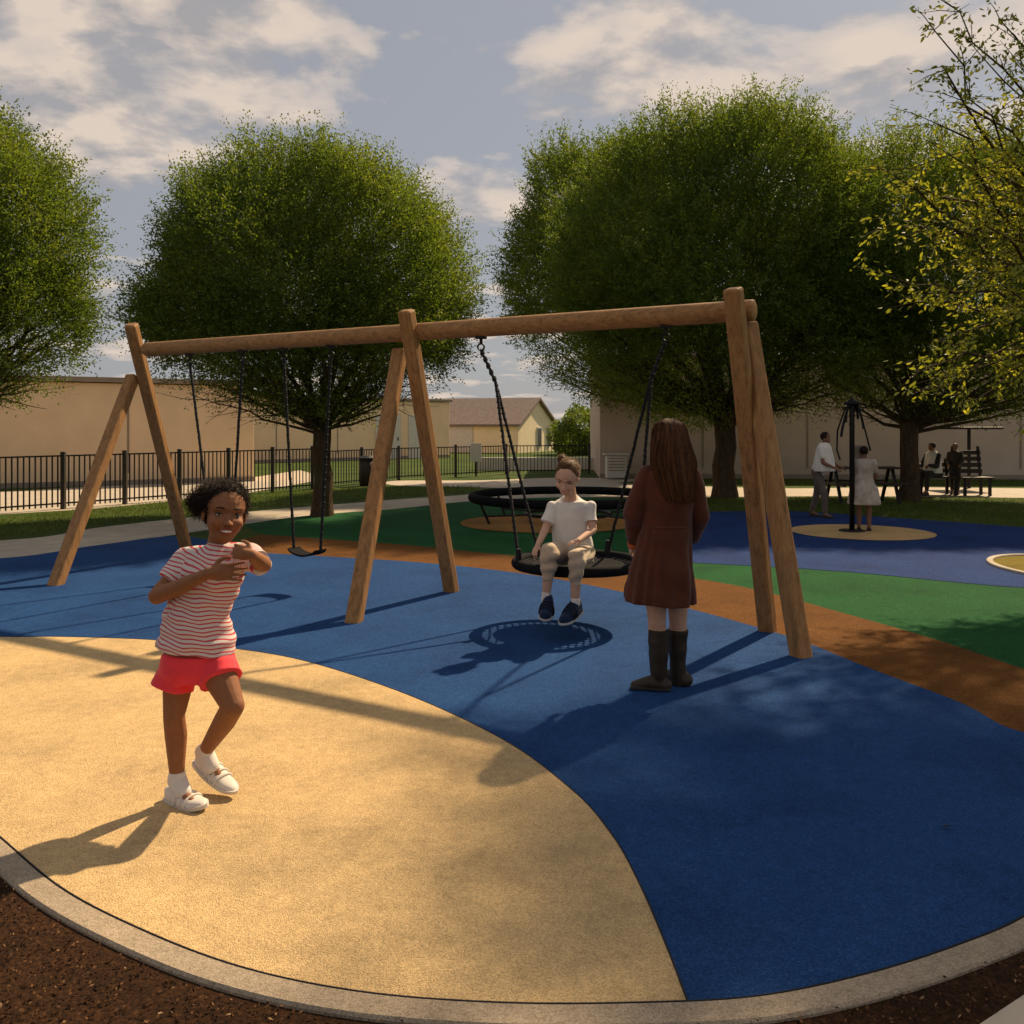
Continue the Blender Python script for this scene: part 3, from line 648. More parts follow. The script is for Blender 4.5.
def ell(mb, c, r, R=None, n=24):
    V = []; c = Vector(c)
    for i in range(1, n//2):
        t = math.pi*i/(n//2)
        for k in range(n):
            p = 2*math.pi*k/n; v = Vector((r[0]*math.sin(t)*math.cos(p), r[1]*math.sin(t)*math.sin(p), r[2]*math.cos(t)))
            V.append(c+(R@v if R else v))
    m = n//2-1; Fc = [(i*n+k, (i+1)*n+k, (i+1)*n+(k+1) % n, i*n+(k+1) % n) for i in range(m-1) for k in range(n)]
    z = Vector((0, 0, r[2])); V += [c+(R@z if R else z), c-(R@z if R else z)]
    a = len(V)-2; Fc += [(a, k, (k+1) % n) for k in range(n)]+[(a+1, (m-1)*n+(k+1) % n, (m-1)*n+k) for k in range(n)]
    mb.add(V, Fc)
def loft(mb, rings, n=40, folds=None, cap_ends=True, sq=1.0):   # rings: (centre, half width, half depth, xdir); last/first closed flat
    V = []; m = len(rings)
    for i, (c, a, b, x) in enumerate(rings):
        c = Vector(c); x = Vector(x).normalized()
        d = (Vector(rings[min(i+1, m-1)][0])-Vector(rings[max(i-1, 0)][0])).normalized(); y = d.cross(x).normalized(); x = y.cross(d).normalized()
        for k in range(n):
            t = 2*math.pi*k/n; f = 1+(folds(i/(m-1), t) if folds else 0)
            cx, sy_ = math.cos(t), math.sin(t); cx = math.copysign(abs(cx)**sq, cx); sy_ = math.copysign(abs(sy_)**sq, sy_)
            V.append(c+(x*cx*a+y*sy_*b)*f)
    Fc = [(i*n+k, i*n+(k+1) % n, (i+1)*n+(k+1) % n, (i+1)*n+k) for i in range(m-1) for k in range(n)]
    Fc += [tuple(range(n))[::-1], tuple((m-1)*n+k for k in range(n))]; mb.add(V, Fc)
def frame(f, up):
    f = Vector(f).normalized(); up = Vector(up); up = (up-f*up.dot(f)).normalized(); l = f.cross(up)   # l: picture-left of a face that looks at us is its own right
    return Matrix((l, f, up)).transposed()
def fuse(mb, vox, it=2, keep=None, sub=False):      # union of overlapping shells -> one smooth surface; keep(V)->weight 0..1 of smoothing
    me = bpy.data.meshes.new('tmp'); me.from_pydata(mb.V, [], mb.F); me.update()
    bm = bmesh.new(); bm.from_mesh(me); bmesh.ops.recalc_face_normals(bm, faces=bm.faces[:]); bm.to_mesh(me); bm.free()
    o = bpy.data.objects.new('tmp', me); COL.objects.link(o); md = o.modifiers.new('r', 'REMESH'); md.mode = 'VOXEL'; md.voxel_size = vox; md.adaptivity = 0
    dg = bpy.context.evaluated_depsgraph_get(); ev = o.evaluated_get(dg); m2 = ev.to_mesh()
    V = np.empty(len(m2.vertices)*3); m2.vertices.foreach_get('co', V); V = V.reshape(-1, 3)
    E = np.empty(len(m2.edges)*2, dtype=np.int32); m2.edges.foreach_get('vertices', E); E = E.reshape(-1, 2)
    Fc = [tuple(p.vertices) for p in m2.polygons]; ev.to_mesh_clear(); bpy.data.objects.remove(o); bpy.data.meshes.remove(me)
    deg = np.zeros(len(V)); np.add.at(deg, E[:, 0], 1); np.add.at(deg, E[:, 1], 1); deg = np.maximum(deg, 1)[:, None]
    w = np.ones(len(V)) if keep is None else keep(V)
    for i in range(it):
        for lam in (.6, -.28):
            A = np.zeros_like(V); np.add.at(A, E[:, 0], V[E[:, 1]]); np.add.at(A, E[:, 1], V[E[:, 0]])
            V = V+(A/deg-V)*lam*w[:, None]
    return V, Fc, E
def normals(V, Fc):
    q = np.array([f if len(f) == 4 else (f[0], f[1], f[2], f[2]) for f in Fc]); n = np.cross(V[q[:, 2]]-V[q[:, 0]], V[q[:, 3]]-V[q[:, 1]])
    N = np.zeros_like(V)
    for k in range(4): np.add.at(N, q[:, k], n)
    return unit(N)
def wrinkle(V, Fc, amp, fr=(14, 14, 26), seed=0, fn=None):
    N = normals(V, Fc); s = np.zeros(len(V)); r = np.random.default_rng(seed)
    for k in range(7):
        d = r.normal(size=3)*np.array(fr); s += np.sin(V@d+r.uniform(0, 6)+1.6*np.sin(V@(r.normal(size=3)*9)))/7
    w = 1 if fn is None else fn(V)[:, None]
    return V+N*(np.sign(s)*np.abs(s)**.8*amp*2)[:, None]*w
def vattr(o, name, vals):
    a = o.data.attributes.new(name, 'FLOAT', 'POINT'); a.data.foreach_set('value', np.asarray(vals, dtype=np.float32))
def vcolor(o, cols):
    a = o.data.attributes.new('tint', 'FLOAT_COLOR', 'POINT'); c = np.concatenate([cols, np.ones((len(cols), 1))], 1).astype(np.float32); a.data.foreach_set('color', c.ravel())
def skinmat(name, c):
    t = NT(name); a = t.add('ShaderNodeAttribute', attribute_name='tint')
    n = t.ramp(t.noise(45, 4, .6), [(.3, (.90, .88, .87)), (.7, (1.06, 1.06, 1.06))])
    t.col(t.mix(1., t.mix(1., c, a.outputs['Color'], 'MULTIPLY'), n, 'MULTIPLY')); t.rough(.66, .22)
    t.b.inputs['Subsurface Weight'].default_value = .12; t.b.inputs['Subsurface Scale'].default_value = .01
    t.b.inputs['Subsurface Radius'].default_value = (1, .35, .2); t.bump(t.noise(350, 2), .12, .001); return t.m
def cloth(name, c, var=.1, weave=500, rough=.85):
    t = NT(name); n = t.noise(9, 4)
    t.col(t.ramp(n, [(.3, mul(c, 1-var)), (.7, mul(c, 1+var))])); t.rough(rough, .2)
    t.b.inputs['Sheen Weight'].default_value = .15; t.bump(t.noise(weave, 2), .35, .002); return t.m
def hairmat(name, a, b):
    t = NT(name); at_ = t.add('ShaderNodeAttribute', attribute_name='rnd'); t.col(t.ramp(at_.outputs['Fac'], [(0, a), (1, b)])); t.rough(.55, .18); return t.m

class Head:       # face frame: l = side, f = forward, u = up ; s = height chin to crown
    def __init__(h, c, f, up, s): h.c = Vector(c); h.R = frame(f, up); h.s = s; h.Rn = np.array(h.R)
    def p(h, l, f, u): return h.c+h.R@Vector((l, f, u))*h.s
    def e(h, mb, c, r): ell(mb, h.p(*c), (r[0]*h.s, r[1]*h.s, r[2]*h.s), h.R)
    def prims(h, mb, face=True, child=True):
        h.e(mb, (0, -.06, .12), (.335, .41, .38)); h.e(mb, (0, .08, -.10), (.29, .28, .33)); h.e(mb, (0, .15, -.32), (.175, .17, .155))
        h.e(mb, (0, .02, -.22), (.245, .25, .22))
        for s in (-1, 1): h.e(mb, (s*.34, -.04, -.06), (.03, .07, .105)); h.e(mb, (s*.15, .22, -.13), (.12, .11, .12))
        cap(mb, h.p(0, .33, .02), h.p(0, .415, -.125), .024*h.s, .042*h.s)
        for s in (-1, 1): h.e(mb, (s*.045, .375, -.135), (.035, .045, .03))
        for s in (-1, 1): h.e(mb, (s*.045, .315, -.235), (.075, .055, .028)); 
        h.e(mb, (0, .315, -.285), (.085, .055, .03))
    def local(h, V): return (V-np.array(h.c))@h.Rn/h.s
    def weight(h, V):   # 0.25 inside the face, 1 elsewhere
        q = h.local(V); return np.where((q[:, 1] > .1) & (np.abs(q[:, 0]) < .3) & (np.abs(q[:, 2]) < .5), .35, 1.)
    def sculpt(h, V, smile=0.):
        q = h.local(V); out = np.zeros(len(V))
        fr = (q[:, 1] > .05)
        def g(c, s, a):
            nonlocal out; d = ((q[:, [0, 2]]-np.array([c[0], c[1]]))/np.array(s))**2; out += a*np.exp(-d.sum(1)/2)*fr
        for s in (-1, 1):
            g((s*.145, .015), (.075, .045), -.042); g((s*.15, .115), (.09, .03), .014); g((s*.21, -.12), (.07, .06), .018*smile)
            g((s*.13, -.245), (.025, .03), -.02); g((s*.028, -.163), (.013, .012), -.02)
        g((0, -.258), (.085+.03*smile, .012), -.03); g((0, -.40), (.06, .04), .012)
        V = V+np.outer(out*h.s, h.Rn[:, 1]); return V
    def tint(h, V, cols, lip, dark=.8):
        q = h.local(V); fr = q[:, 1] > .2
        m = fr & (np.abs(q[:, 0]) < .125) & (np.abs(q[:, 2]+.258) < .052*(1-(q[:, 0]/.14)**2)**.7*1.0+0*q[:, 0]) if True else None
        cols[m] = cols[m]*0+np.array(lip)
        for s in (-1, 1): cols[fr & (np.hypot(q[:, 0]-s*.03, q[:, 2]+.165) < .016)] *= .25
        for s in (-1, 1):
            k = np.exp(-(((q[:, 0]-s*.145)/.08)**2+((q[:, 2]-.01)/.05)**2)); cols *= (1-(1-dark)*k*fr)[:, None]
            k = np.exp(-(((q[:, 0]-s*.2)/.08)**2+((q[:, 2]+.12)/.07)**2)); cols *= 1+np.outer(k*fr, np.array([.06, -.04, -.05]))
        return cols
    def surf(h, V, l, u):
        q = h.local(V); m = (q[:, 1] > .05); d = (q[:, 0]-l)**2+(q[:, 2]-u)**2; d[~m] = 9; k = np.argsort(d)[:6]; return q[k, 1].max()
    def features(h, V, root, iris, hair, smile=False, open_=1., look=0):
        for s in (-1, 1):
            f = h.surf(V, s*.145, .0); mb = MB(); h.e(mb, (s*.145, f-.018, .0), (.054, .034, .027*open_)); e = mb.build('eye', P_['eyewhite'], root, True)
            mb = MB(); h.e(mb, (s*.145+look, f+.000, .0-.004*(1-open_)), (.032, .016, .0265*open_)); mb.build('iris', iris, e, True)
            mb = MB(); pts = [h.p(s*.145+.062*math.cos(a), f+.006-.018*abs(math.cos(a))**2, .001+.028*open_*math.sin(a)) for a in [math.pi*i/10 for i in range(11)]]
            mb.tube(pts, [.004*h.s]+[.010*h.s]*9+[.004*h.s], 6); mb.build('eyelid', P_['lash'], e, True)
            mb = MB(); pts = []
            for i in range(9):
                l = s*(.075+.017*i); u = .098+.028*math.sin(math.pi*(i+1.5)/11); pts.append(h.p(l, h.surf(V, l, u)+.003, u))
            mb.tube(pts, [.004*h.s]+[.012*h.s]*5+[.010*h.s, .007*h.s, .003*h.s], 6); mb.build('eyebrow', hair, root, True)
        if smile:
            n = 15; V2 = []; Fc = []
            for i in range(n):
                l = -.112+.224*i/(n-1); k = (l/.112)**2; f = h.surf(V, l*.9, -.262)+.012-.012*k; uc = -.262+.026*k; hh = .021*(1-k)**.6+.002
                for dz, df in ((hh, -.004), (hh*.3, .006), (-hh, -.002), (-hh, -.03), (hh, -.03)): V2.append(h.p(l, f+df, uc+dz))
            for i in range(n-1):
                for k in range(5): Fc.append((i*5+k, i*5+(k+1) % 5, (i+1)*5+(k+1) % 5, (i+1)*5+k))
            Fc += [(0, 1, 2, 3, 4), tuple((n-1)*5+k for k in (4, 3, 2, 1, 0))]
            mk('teeth', V2, Fc, P_['teeth'], root, True)

def hand(mb, w, d, nrm, side, L, curl=.35, spread=.10, tcurl=.3):
    """w wrist, d direction of the fingers, nrm = back of the hand, side = direction of the thumb, L length"""
    w = Vector(w); d = Vector(d).normalized(); nrm = Vector(nrm); nrm = (nrm-d*nrm.dot(d)).normalized(); s = Vector(side); s = (s-d*s.dot(d)-nrm*s.dot(nrm)).normalized()
    R = Matrix((s, nrm, d)).transposed(); ell(mb, w+d*L*.27, (L*.215, L*.085, L*.29), R); ell(mb, w+d*L*.40, (L*.21, L*.075, L*.13), R)
    cap(mb, w, w+d*L*.2, L*.15, L*.15)
    for k, (o, ln) in enumerate(((.16, .42), (.055, .47), (-.055, .44), (-.155, .34))):
        p = w+d*L*.46+s*L*o; dd = (d+s*spread*(1.5-k)*.9).normalized(); c = curl*(1+.12*k); q = p-d*L*.12; r0 = L*.052*(1 if k < 3 else .88)
        ax = nrm.cross(dd).normalized(); a = 0
        cap(mb, q, p, r0, r0)
        for sg, (fl, rr) in enumerate(((.42, 1), (.32, .9), (.26, .78))):
            a += c; v = (dd*math.cos(a)-nrm*math.sin(a)); p2 = p+v*L*ln*fl; cap(mb, p, p2, r0*rr, r0*rr*.88, 12); p = p2
    p = w+d*L*.12+s*L*.12-nrm*L*.03; v = (d*.55+s*.85-nrm*.15).normalized(); p2 = p+v*L*.20; cap(mb, p, p2, L*.075, L*.062, 12)
    v = (d*(.9)+s*.45*(1-tcurl)-nrm*tcurl).normalized(); p3 = p2+v*L*.16; cap(mb, p2, p3, L*.06, L*.052, 12); v = (d-nrm*tcurl*.8).normalized(); cap(mb, p3, p3+v*L*.12, L*.052, L*.042, 12)

def shoe(root, heel, toe, up, w, h, mat, sole, strap=None, name='shoe', hi=1.0):
    heel = Vector(heel); toe = Vector(toe); d = (toe-heel); L = d.length; d.normalize(); up = Vector(up); up = (up-d*up.dot(d)).normalized(); x = d.cross(up)
    def prof(t): 
        return (w*(.62+.45*math.sin(min(t, 1)*math.pi*.9+.15))*(1 if t < .8 else math.sqrt(max(.02, 1-((t-.8)/.205)**2))), h*hi*(1.0 if t < .28 else 1.0-.52*min(1, (t-.28)/.45)) * (1 if t < .85 else math.sqrt(max(.06, 1-((t-.85)/.16)**2))))
    mb = MB(); V = []; n = 22; m = 26
    for i in range(m):
        t = i/(m-1); a, b = prof(t)
        if i == 0: a *= .55; b *= .8
        if i == 1: a *= .85; b *= .95
        for k in range(n):
            th = 2*math.pi*k/n; cx = math.cos(th); sn = math.sin(th); zz_ = b*(max(0, sn)**.8) if sn > 0 else sn*.004
            V.append(heel+d*(L*t)+x*(math.copysign(abs(cx)**.8, cx)*a*.5)+up*(zz_+.010))
    Fc = [(i*n+k, i*n+(k+1) % n, (i+1)*n+(k+1) % n, (i+1)*n+k) for i in range(m-1) for k in range(n)]+[tuple(range(n))[::-1], tuple((m-1)*n+k for k in range(n))]
    sh = mk(name, V, Fc, mat, root, True)
    V = []
    for i in range(m):
        t = i/(m-1); a, b = prof(t); a = a*1.08*(1 if 0 < i else .7)
        c = heel+d*(L*(t*1.03-.015)); lift = .008*max(0, t-.75)/.25
        for sx_, z in ((-.5, 0), (-.52, .016), (.52, .016), (.5, 0)): V.append(c+x*a*sx_+up*(z+lift))
    Fc = [(i*4+k, i*4+(k+1) % 4, (i+1)*4+(k+1) % 4, (i+1)*4+k) for i in range(m-1) for k in range(4)]+[(3, 2, 1, 0), tuple((m-1)*4+k for k in range(4))]
    mk('sole', V, Fc, sole, sh)
    if strap:
        a = .06
        for tt in strap:
            aa, bb = prof(tt); pts = [heel+d*L*tt+x*math.cos(th)*(aa*.5+.003)+up*(max(0, math.sin(th))**.8*bb+.013) for th in [math.pi*i/12 for i in range(13)]]
            mb = MB(); mb.tube(pts, .0055, 6); mb.build('strap' if mat is P_['whiteshoe'] else 'lace', mat if mat is P_['whiteshoe'] else P_['lash'], sh, True)
    return sh

def strands(name, lines, r, mat, root):
    L = np.array([[tuple(p) for p in l] for l in lines]); n, m, _ = L.shape
    T = np.gradient(L, axis=1); T /= np.maximum(np.linalg.norm(T, axis=2, keepdims=True), 1e-9)
    A = np.cross(T, np.array([.3, .5, .81])); A /= np.maximum(np.linalg.norm(A, axis=2, keepdims=True), 1e-9); B = np.cross(T, A)
    rr = r*np.linspace(1, .35, m)[None, :, None]
    V = np.stack([L+A*rr, L+(-.5*A+.87*B)*rr, L+(-.5*A-.87*B)*rr], 2).reshape(-1, 3)
    base = (np.arange(n)[:, None, None]*m+np.arange(m-1)[None, :, None])*3; k = np.arange(3)[None, None, :]; k2 = (k+1) % 3
    Fc = np.stack([base+k, base+k2, base+k2+3, base+k+3], -1).reshape(-1, 4)
    return mk(name, V, Fc, mat, root, True, rnd=np.repeat(rng.random(n), (m-1)*3))

P_ = {'eyewhite': simple('eye_white', (.45, .41, .37), .25, .03, 5, 0), 'lash': simple('lash_black', (.006, .005, .005), .6, .1, 5, 0),
      'iris': simple('dark_iris', (.010, .005, .003), .35, .1, 5, 0, spec=.25), 'teeth': simple('tooth_white', (.78, .74, .68), .3, .03, 5, 0),
      'whiteshoe': cloth('white_shoe_leather', (.66, .60, .52), .08, 300, .55), 'sole': cloth('pale_sole', (.60, .55, .48), .08), 'sock': cloth('white_sock', (.68, .63, .56), .06, 300),
      'red': cloth('red_shorts_cotton', (.86, .052, .068), .1), 'wht': cloth('white_tee_cotton', (.74, .69, .62), .06), 'beige': cloth('beige_trouser_cotton', (.52, .40, .27), .12),
      'coat': cloth('rust_brown_coat_wool', (.082, .022, .010), .22, 260), 'boot': simple('dark_boot_leather', (.030, .020, .011), .5, .35, 14, .2), 'navy': cloth('navy_canvas', (.008, .018, .055), .15), 'grey': cloth('grey_brown_cloth', (.13, .10, .08), .2),
      'dark': cloth('dark_cloth', (.035, .028, .024), .2), 'cream': cloth('cream_dress', (.46, .40, .33), .3), 'orange': cloth('orange_cuff', (.5, .10, .03), .1)}
def stripemat():
    t = NT('red_striped_cotton'); a = t.add('ShaderNodeAttribute', attribute_name='stripe')
    m1 = t.add('ShaderNodeMath', operation='MULTIPLY_ADD'); t.link(t.noise(14, 2), m1.inputs[0]); m1.inputs[1].default_value = .010; t.link(a.outputs['Fac'], m1.inputs[2])
    m2 = t.add('ShaderNodeMath', operation='MULTIPLY'); t.link(m1.outputs[0], m2.inputs[0]); m2.inputs[1].default_value = 2*math.pi/.0165
    m3 = t.add('ShaderNodeMath', operation='SINE'); t.link(m2.outputs[0], m3.inputs[0])
    c = t.ramp(m3.outputs[0], [(.40, (.68, .60, .55)), (.52, (.58, .075, .095))]); e = t.n[-1] if False else None
    t.col(c); t.rough(.85, .2); t.bump(t.noise(500, 2), .3, .002); return t.m
P_['stripe'] = stripemat()
SK = {'girl': skinmat('brown_skin', (.275, .118, .054)), 'fair': skinmat('fair_skin', (.66, .40, .275)), 'mid': skinmat('tanned_skin', (.30, .15, .09))}
HM = {'black': hairmat('dark_curly_hair', (.007, .004, .003), (.035, .016, .008)), 'brown': hairmat('long_brown_hair', (.012, .005, .003), (.150, .058, .020)), 'blond': hairmat('light_brown_hair', (.09, .045, .018), (.30, .17, .075))}

# ---- girl dancing on the tan field
def girl():
    D0 = 3.80; g = lambda px, py, dy=0: at(px, py, D0+dy)
    root = thing('person', 'smiling girl in red and white striped shirt, red shorts and white shoes', 'person', (g(185, 806).x, D0, 0))
    H = Head(g(225, 513.5, -.02), (.46, -.885, -.03), (.13, 0, .98), .250)
    mb = MB(); H.prims(mb)
    X = Vector((.97, .20, -.10)).normalized()
    chainl(mb, [g(218, 548, .03), g(221, 528, .01)], [.047, .045])
    loft(mb, [(g(197, 672, .02), .115, .085, X), (g(197, 655, .01), .135, .095, X), (g(199, 625, .0), .105, .078, X), (g(206, 595, 0), .118, .082, X), (g(213, 572, 0), .125, .085, X), (g(217, 558, .01), .085, .055, X), (g(218, 550, .02), .045, .040, X)])
    shR, elR, wrR = g(192, 558, .02), g(157, 596, -.08), g(209, 573, -.185)
    shL, elL, wrL = g(243, 554, .02), g(263, 564, -.12), g(252, 555, -.26)
    chainl(mb, [shR, elR, (elR+wrR)/2+Vector((0, 0, -.004)), wrR], [.045, .035, .033, .022]); chainl(mb, [shL, elL, (elL+wrL)/2, wrL], [.045, .034, .030, .021])
    hand(mb, wrR, (1, -.10, .06), (-.05, -1, .15), (-.25, -.1, 1), .165, .14, .12, .05)
    hand(mb, wrL, (-.75, .12, .15), (.1, -1, .3), (-.1, -.2, 1), .140, .55, .10, .35)
    kR, aR = g(174, 716, -.02), g(177, 778, .01); kL, aL = g(233, 706, -.10), g(205, 751, .10)
    hR, hL = g(181, 660, .01), g(214, 662, 0)
    chainl(mb, [hR, hR.lerp(kR, .5), kR, kR.lerp(aR, .32)+Vector((0, .012, 0)), aR], [.078, .060, .044, .046, .029])
    chainl(mb, [hL, hL.lerp(kL, .5), kL, kL.lerp(aL, .32)+Vector((0, .012, -.004)), aL], [.080, .064, .047, .047, .029])
    tR, tL = g(203, 802, -.10), g(231, 783, .05)
    chainl(mb, [aR, g(184, 796, -.03), g(194, 803, -.06)], [.030, .026, .016]); chainl(mb, [aL, g(214, 771, .085), g(222, 782, .08)], [.030, .026, .016])
    V, Fc, E = fuse(mb, .0030, 8, H.weight); V = H.sculpt(V, 1.)
    o = mk('body', V, Fc, SK['girl'], root, True); o['label'] = 'dark brown skin'
    cols = np.ones_like(V); cols = H.tint(V, cols, (1.05, .62, .62), .78)
    q = H.local(V); vcolor(o, cols)
    H.features(V, root, P_['iris'], P_['lash'], True, .82)
    # shirt
    T0, T1 = g(197, 652, 0), g(217, 556, 0)
    mb = MB(); loft(mb, [(g(195, 650, 0), .168, .118, X), (g(196, 642, 0), .163, .115, X), (g(197, 628, 0), .148, .107, X), (g(199, 608, 0), .134, .10, X), (g(204, 590, 0), .136, .10, X), (g(210, 573, 0), .140, .102, X), (g(215, 561, .01), .128, .088, X), (g(217, 553, .02), .098, .074, X), (g(218.5, 546, .02), .064, .060, X), (g(219.5, 542, .02), .054, .054, X)], 56); chainl(mb, [g(198, 557, .02), g(237, 555, .02)], [.058, .058])
    def sl(a, b, r0, r1, e=.62):
        c = a.lerp(b, e); loft(mb, [(a-(b-a).normalized()*.03, r0*.75, r0*.75, (0, 1, 0)), (a, r0, r0, (0, 1, 0)), (a.lerp(c, .55), r0*.98, r0*.98, (0, 1, 0)), (c, r1, r1, (0, 1, 0))], 28)
    sl(shR, elR, .062, .058, .66); sl(shL, elL, .058, .052, .86)
    V, Fc, E = fuse(mb, .0040, 9); V = wrinkle(V, Fc, .008, (18, 10, 30), 3)
    ax = np.array((T1-T0).normalized()); sh = mk('shirt', V, Fc, P_['stripe'], root, True); sh['label'] = 'red and white striped short sleeved shirt'
    s = (V-np.array(T0))@ax
    for a, b in ((shR, elR), (shL, elL)):
        d = np.array((b-a).normalized()); u = (V-np.array(a))@d; r = np.linalg.norm(V-np.array(a)-np.outer(u, d), axis=1); m = (u > .015) & (r < .085) & (u < .3); s[m] = (u*1.0)[m]
    s = s+.004*np.sin(V[:, 0]*22)+.003*np.sin(V[:, 0]*60+V[:, 2]*20); lat = np.abs((V-np.array(T1))@np.array(X)); s = s-.32*np.sqrt(lat**2+.0009)*np.clip((s-.27)/.12, 0, 1); vattr(sh, 'stripe', s)
    # shorts
    mb = MB(); loft(mb, [(g(197, 680, 0), .120, .10, X), (g(197, 668, 0), .160, .112, X), (g(197, 652, 0), .145, .10, X)], 48)
    for hp, kn, hx, hy in ((hR, kR, 172, 688), (hL, kL, 221, 681)):
        e = g(hx, hy, -.01 if hx < 200 else -.05); X2 = Vector((.98, .1, -.12 if hx < 200 else .2))
        loft(mb, [(hp+Vector((0, .01, -.012)), .080, .084, X), (hp.lerp(e, .6), .086, .086, X), (e, .092, .088, X2)], 36)
    V, Fc, E = fuse(mb, .004, 9); V = wrinkle(V, Fc, .006, (30, 12, 8), 5); mk('shorts', V, Fc, P_['red'], root, True)
    # socks and shoes
    for a, m_, t_ in ((aR, g(183, 792, -.02), tR), (aL, g(211, 766, .085), tL)):
        k = kR if a is aR else kL; mb = MB(); up_ = (k-a).normalized(); 
        chainl(mb, [a+up_*.012, a-up_*.01, m_], [.036, .040, .036]); V, Fc, E = fuse(mb, .004, 2); mk('sock', V, Fc, P_['sock'], root, True)
    shoe(root, g(169, 799, .05), g(206, 809.5, -.09), (-.12, -.1, 1), .084, .055, P_['whiteshoe'], P_['sole'], (.42, .55, .66))
    shoe(root, g(197, 762, .17), g(235, 795, .04), (.42, -.35, .75), .084, .055, P_['whiteshoe'], P_['sole'], (.42, .55, .66))
    # hair: close cap, curls pulled back into a puff
    mb = MB(); H.e(mb, (0, -.10, .15), (.355, .42, .385)); H.e(mb, (.32, -.34, .12), (.23, .22, .20)); H.e(mb, (.16, -.36, .2), (.25, .22, .26))
    V, Fc, E = fuse(mb, .006, 2); q = H.local(V); hl = (q[:, 1] > .08+.0*q[:, 2])
    lim = .08+.20*np.clip((q[:, 2]-.18)/.3, 0, 1); over = np.clip(q[:, 1]-lim, 0, 1); V = V-np.outer(over*H.s*.9, H.Rn[:, 1]); 
    N = normals(V, Fc); V = V+N*(rng.normal(0, .0015, (len(V), 1)))
    hair = mk('hair', V, Fc, HM['black'], root, True); vattr(hair, 'rnd_', np.zeros(len(V)))
    cand = np.where((H.local(V)[:, 2] > -.25))[0]; lines = []
    for i in rng.choice(cand, 3600):
        p = V[i]; nn = N[i]; ql = H.local(p[None])[0]
        if ql[1] > .30: continue
        d = nn*.8+rng.normal(0, .6, 3)+np.array(H.R.col[1])*-.35; d /= np.linalg.norm(d); a = np.cross(d, rng.normal(size=3)); a /= np.linalg.norm(a); b = np.cross(d, a)
        back = 1+1.3*max(0, -ql[1]); Lh = rng.uniform(.014, .032)*(1 if ql[1] > 0 else back); rr = rng.uniform(.0025, .005); tw = rng.uniform(5, 9)
        lines.append([p+d*Lh*t+(a*math.cos(tw*t)+b*math.sin(tw*t))*rr for t in np.linspace(-.1, 1, 9)])
    strands('curl', lines, .0012, HM['black'], hair)
girl()

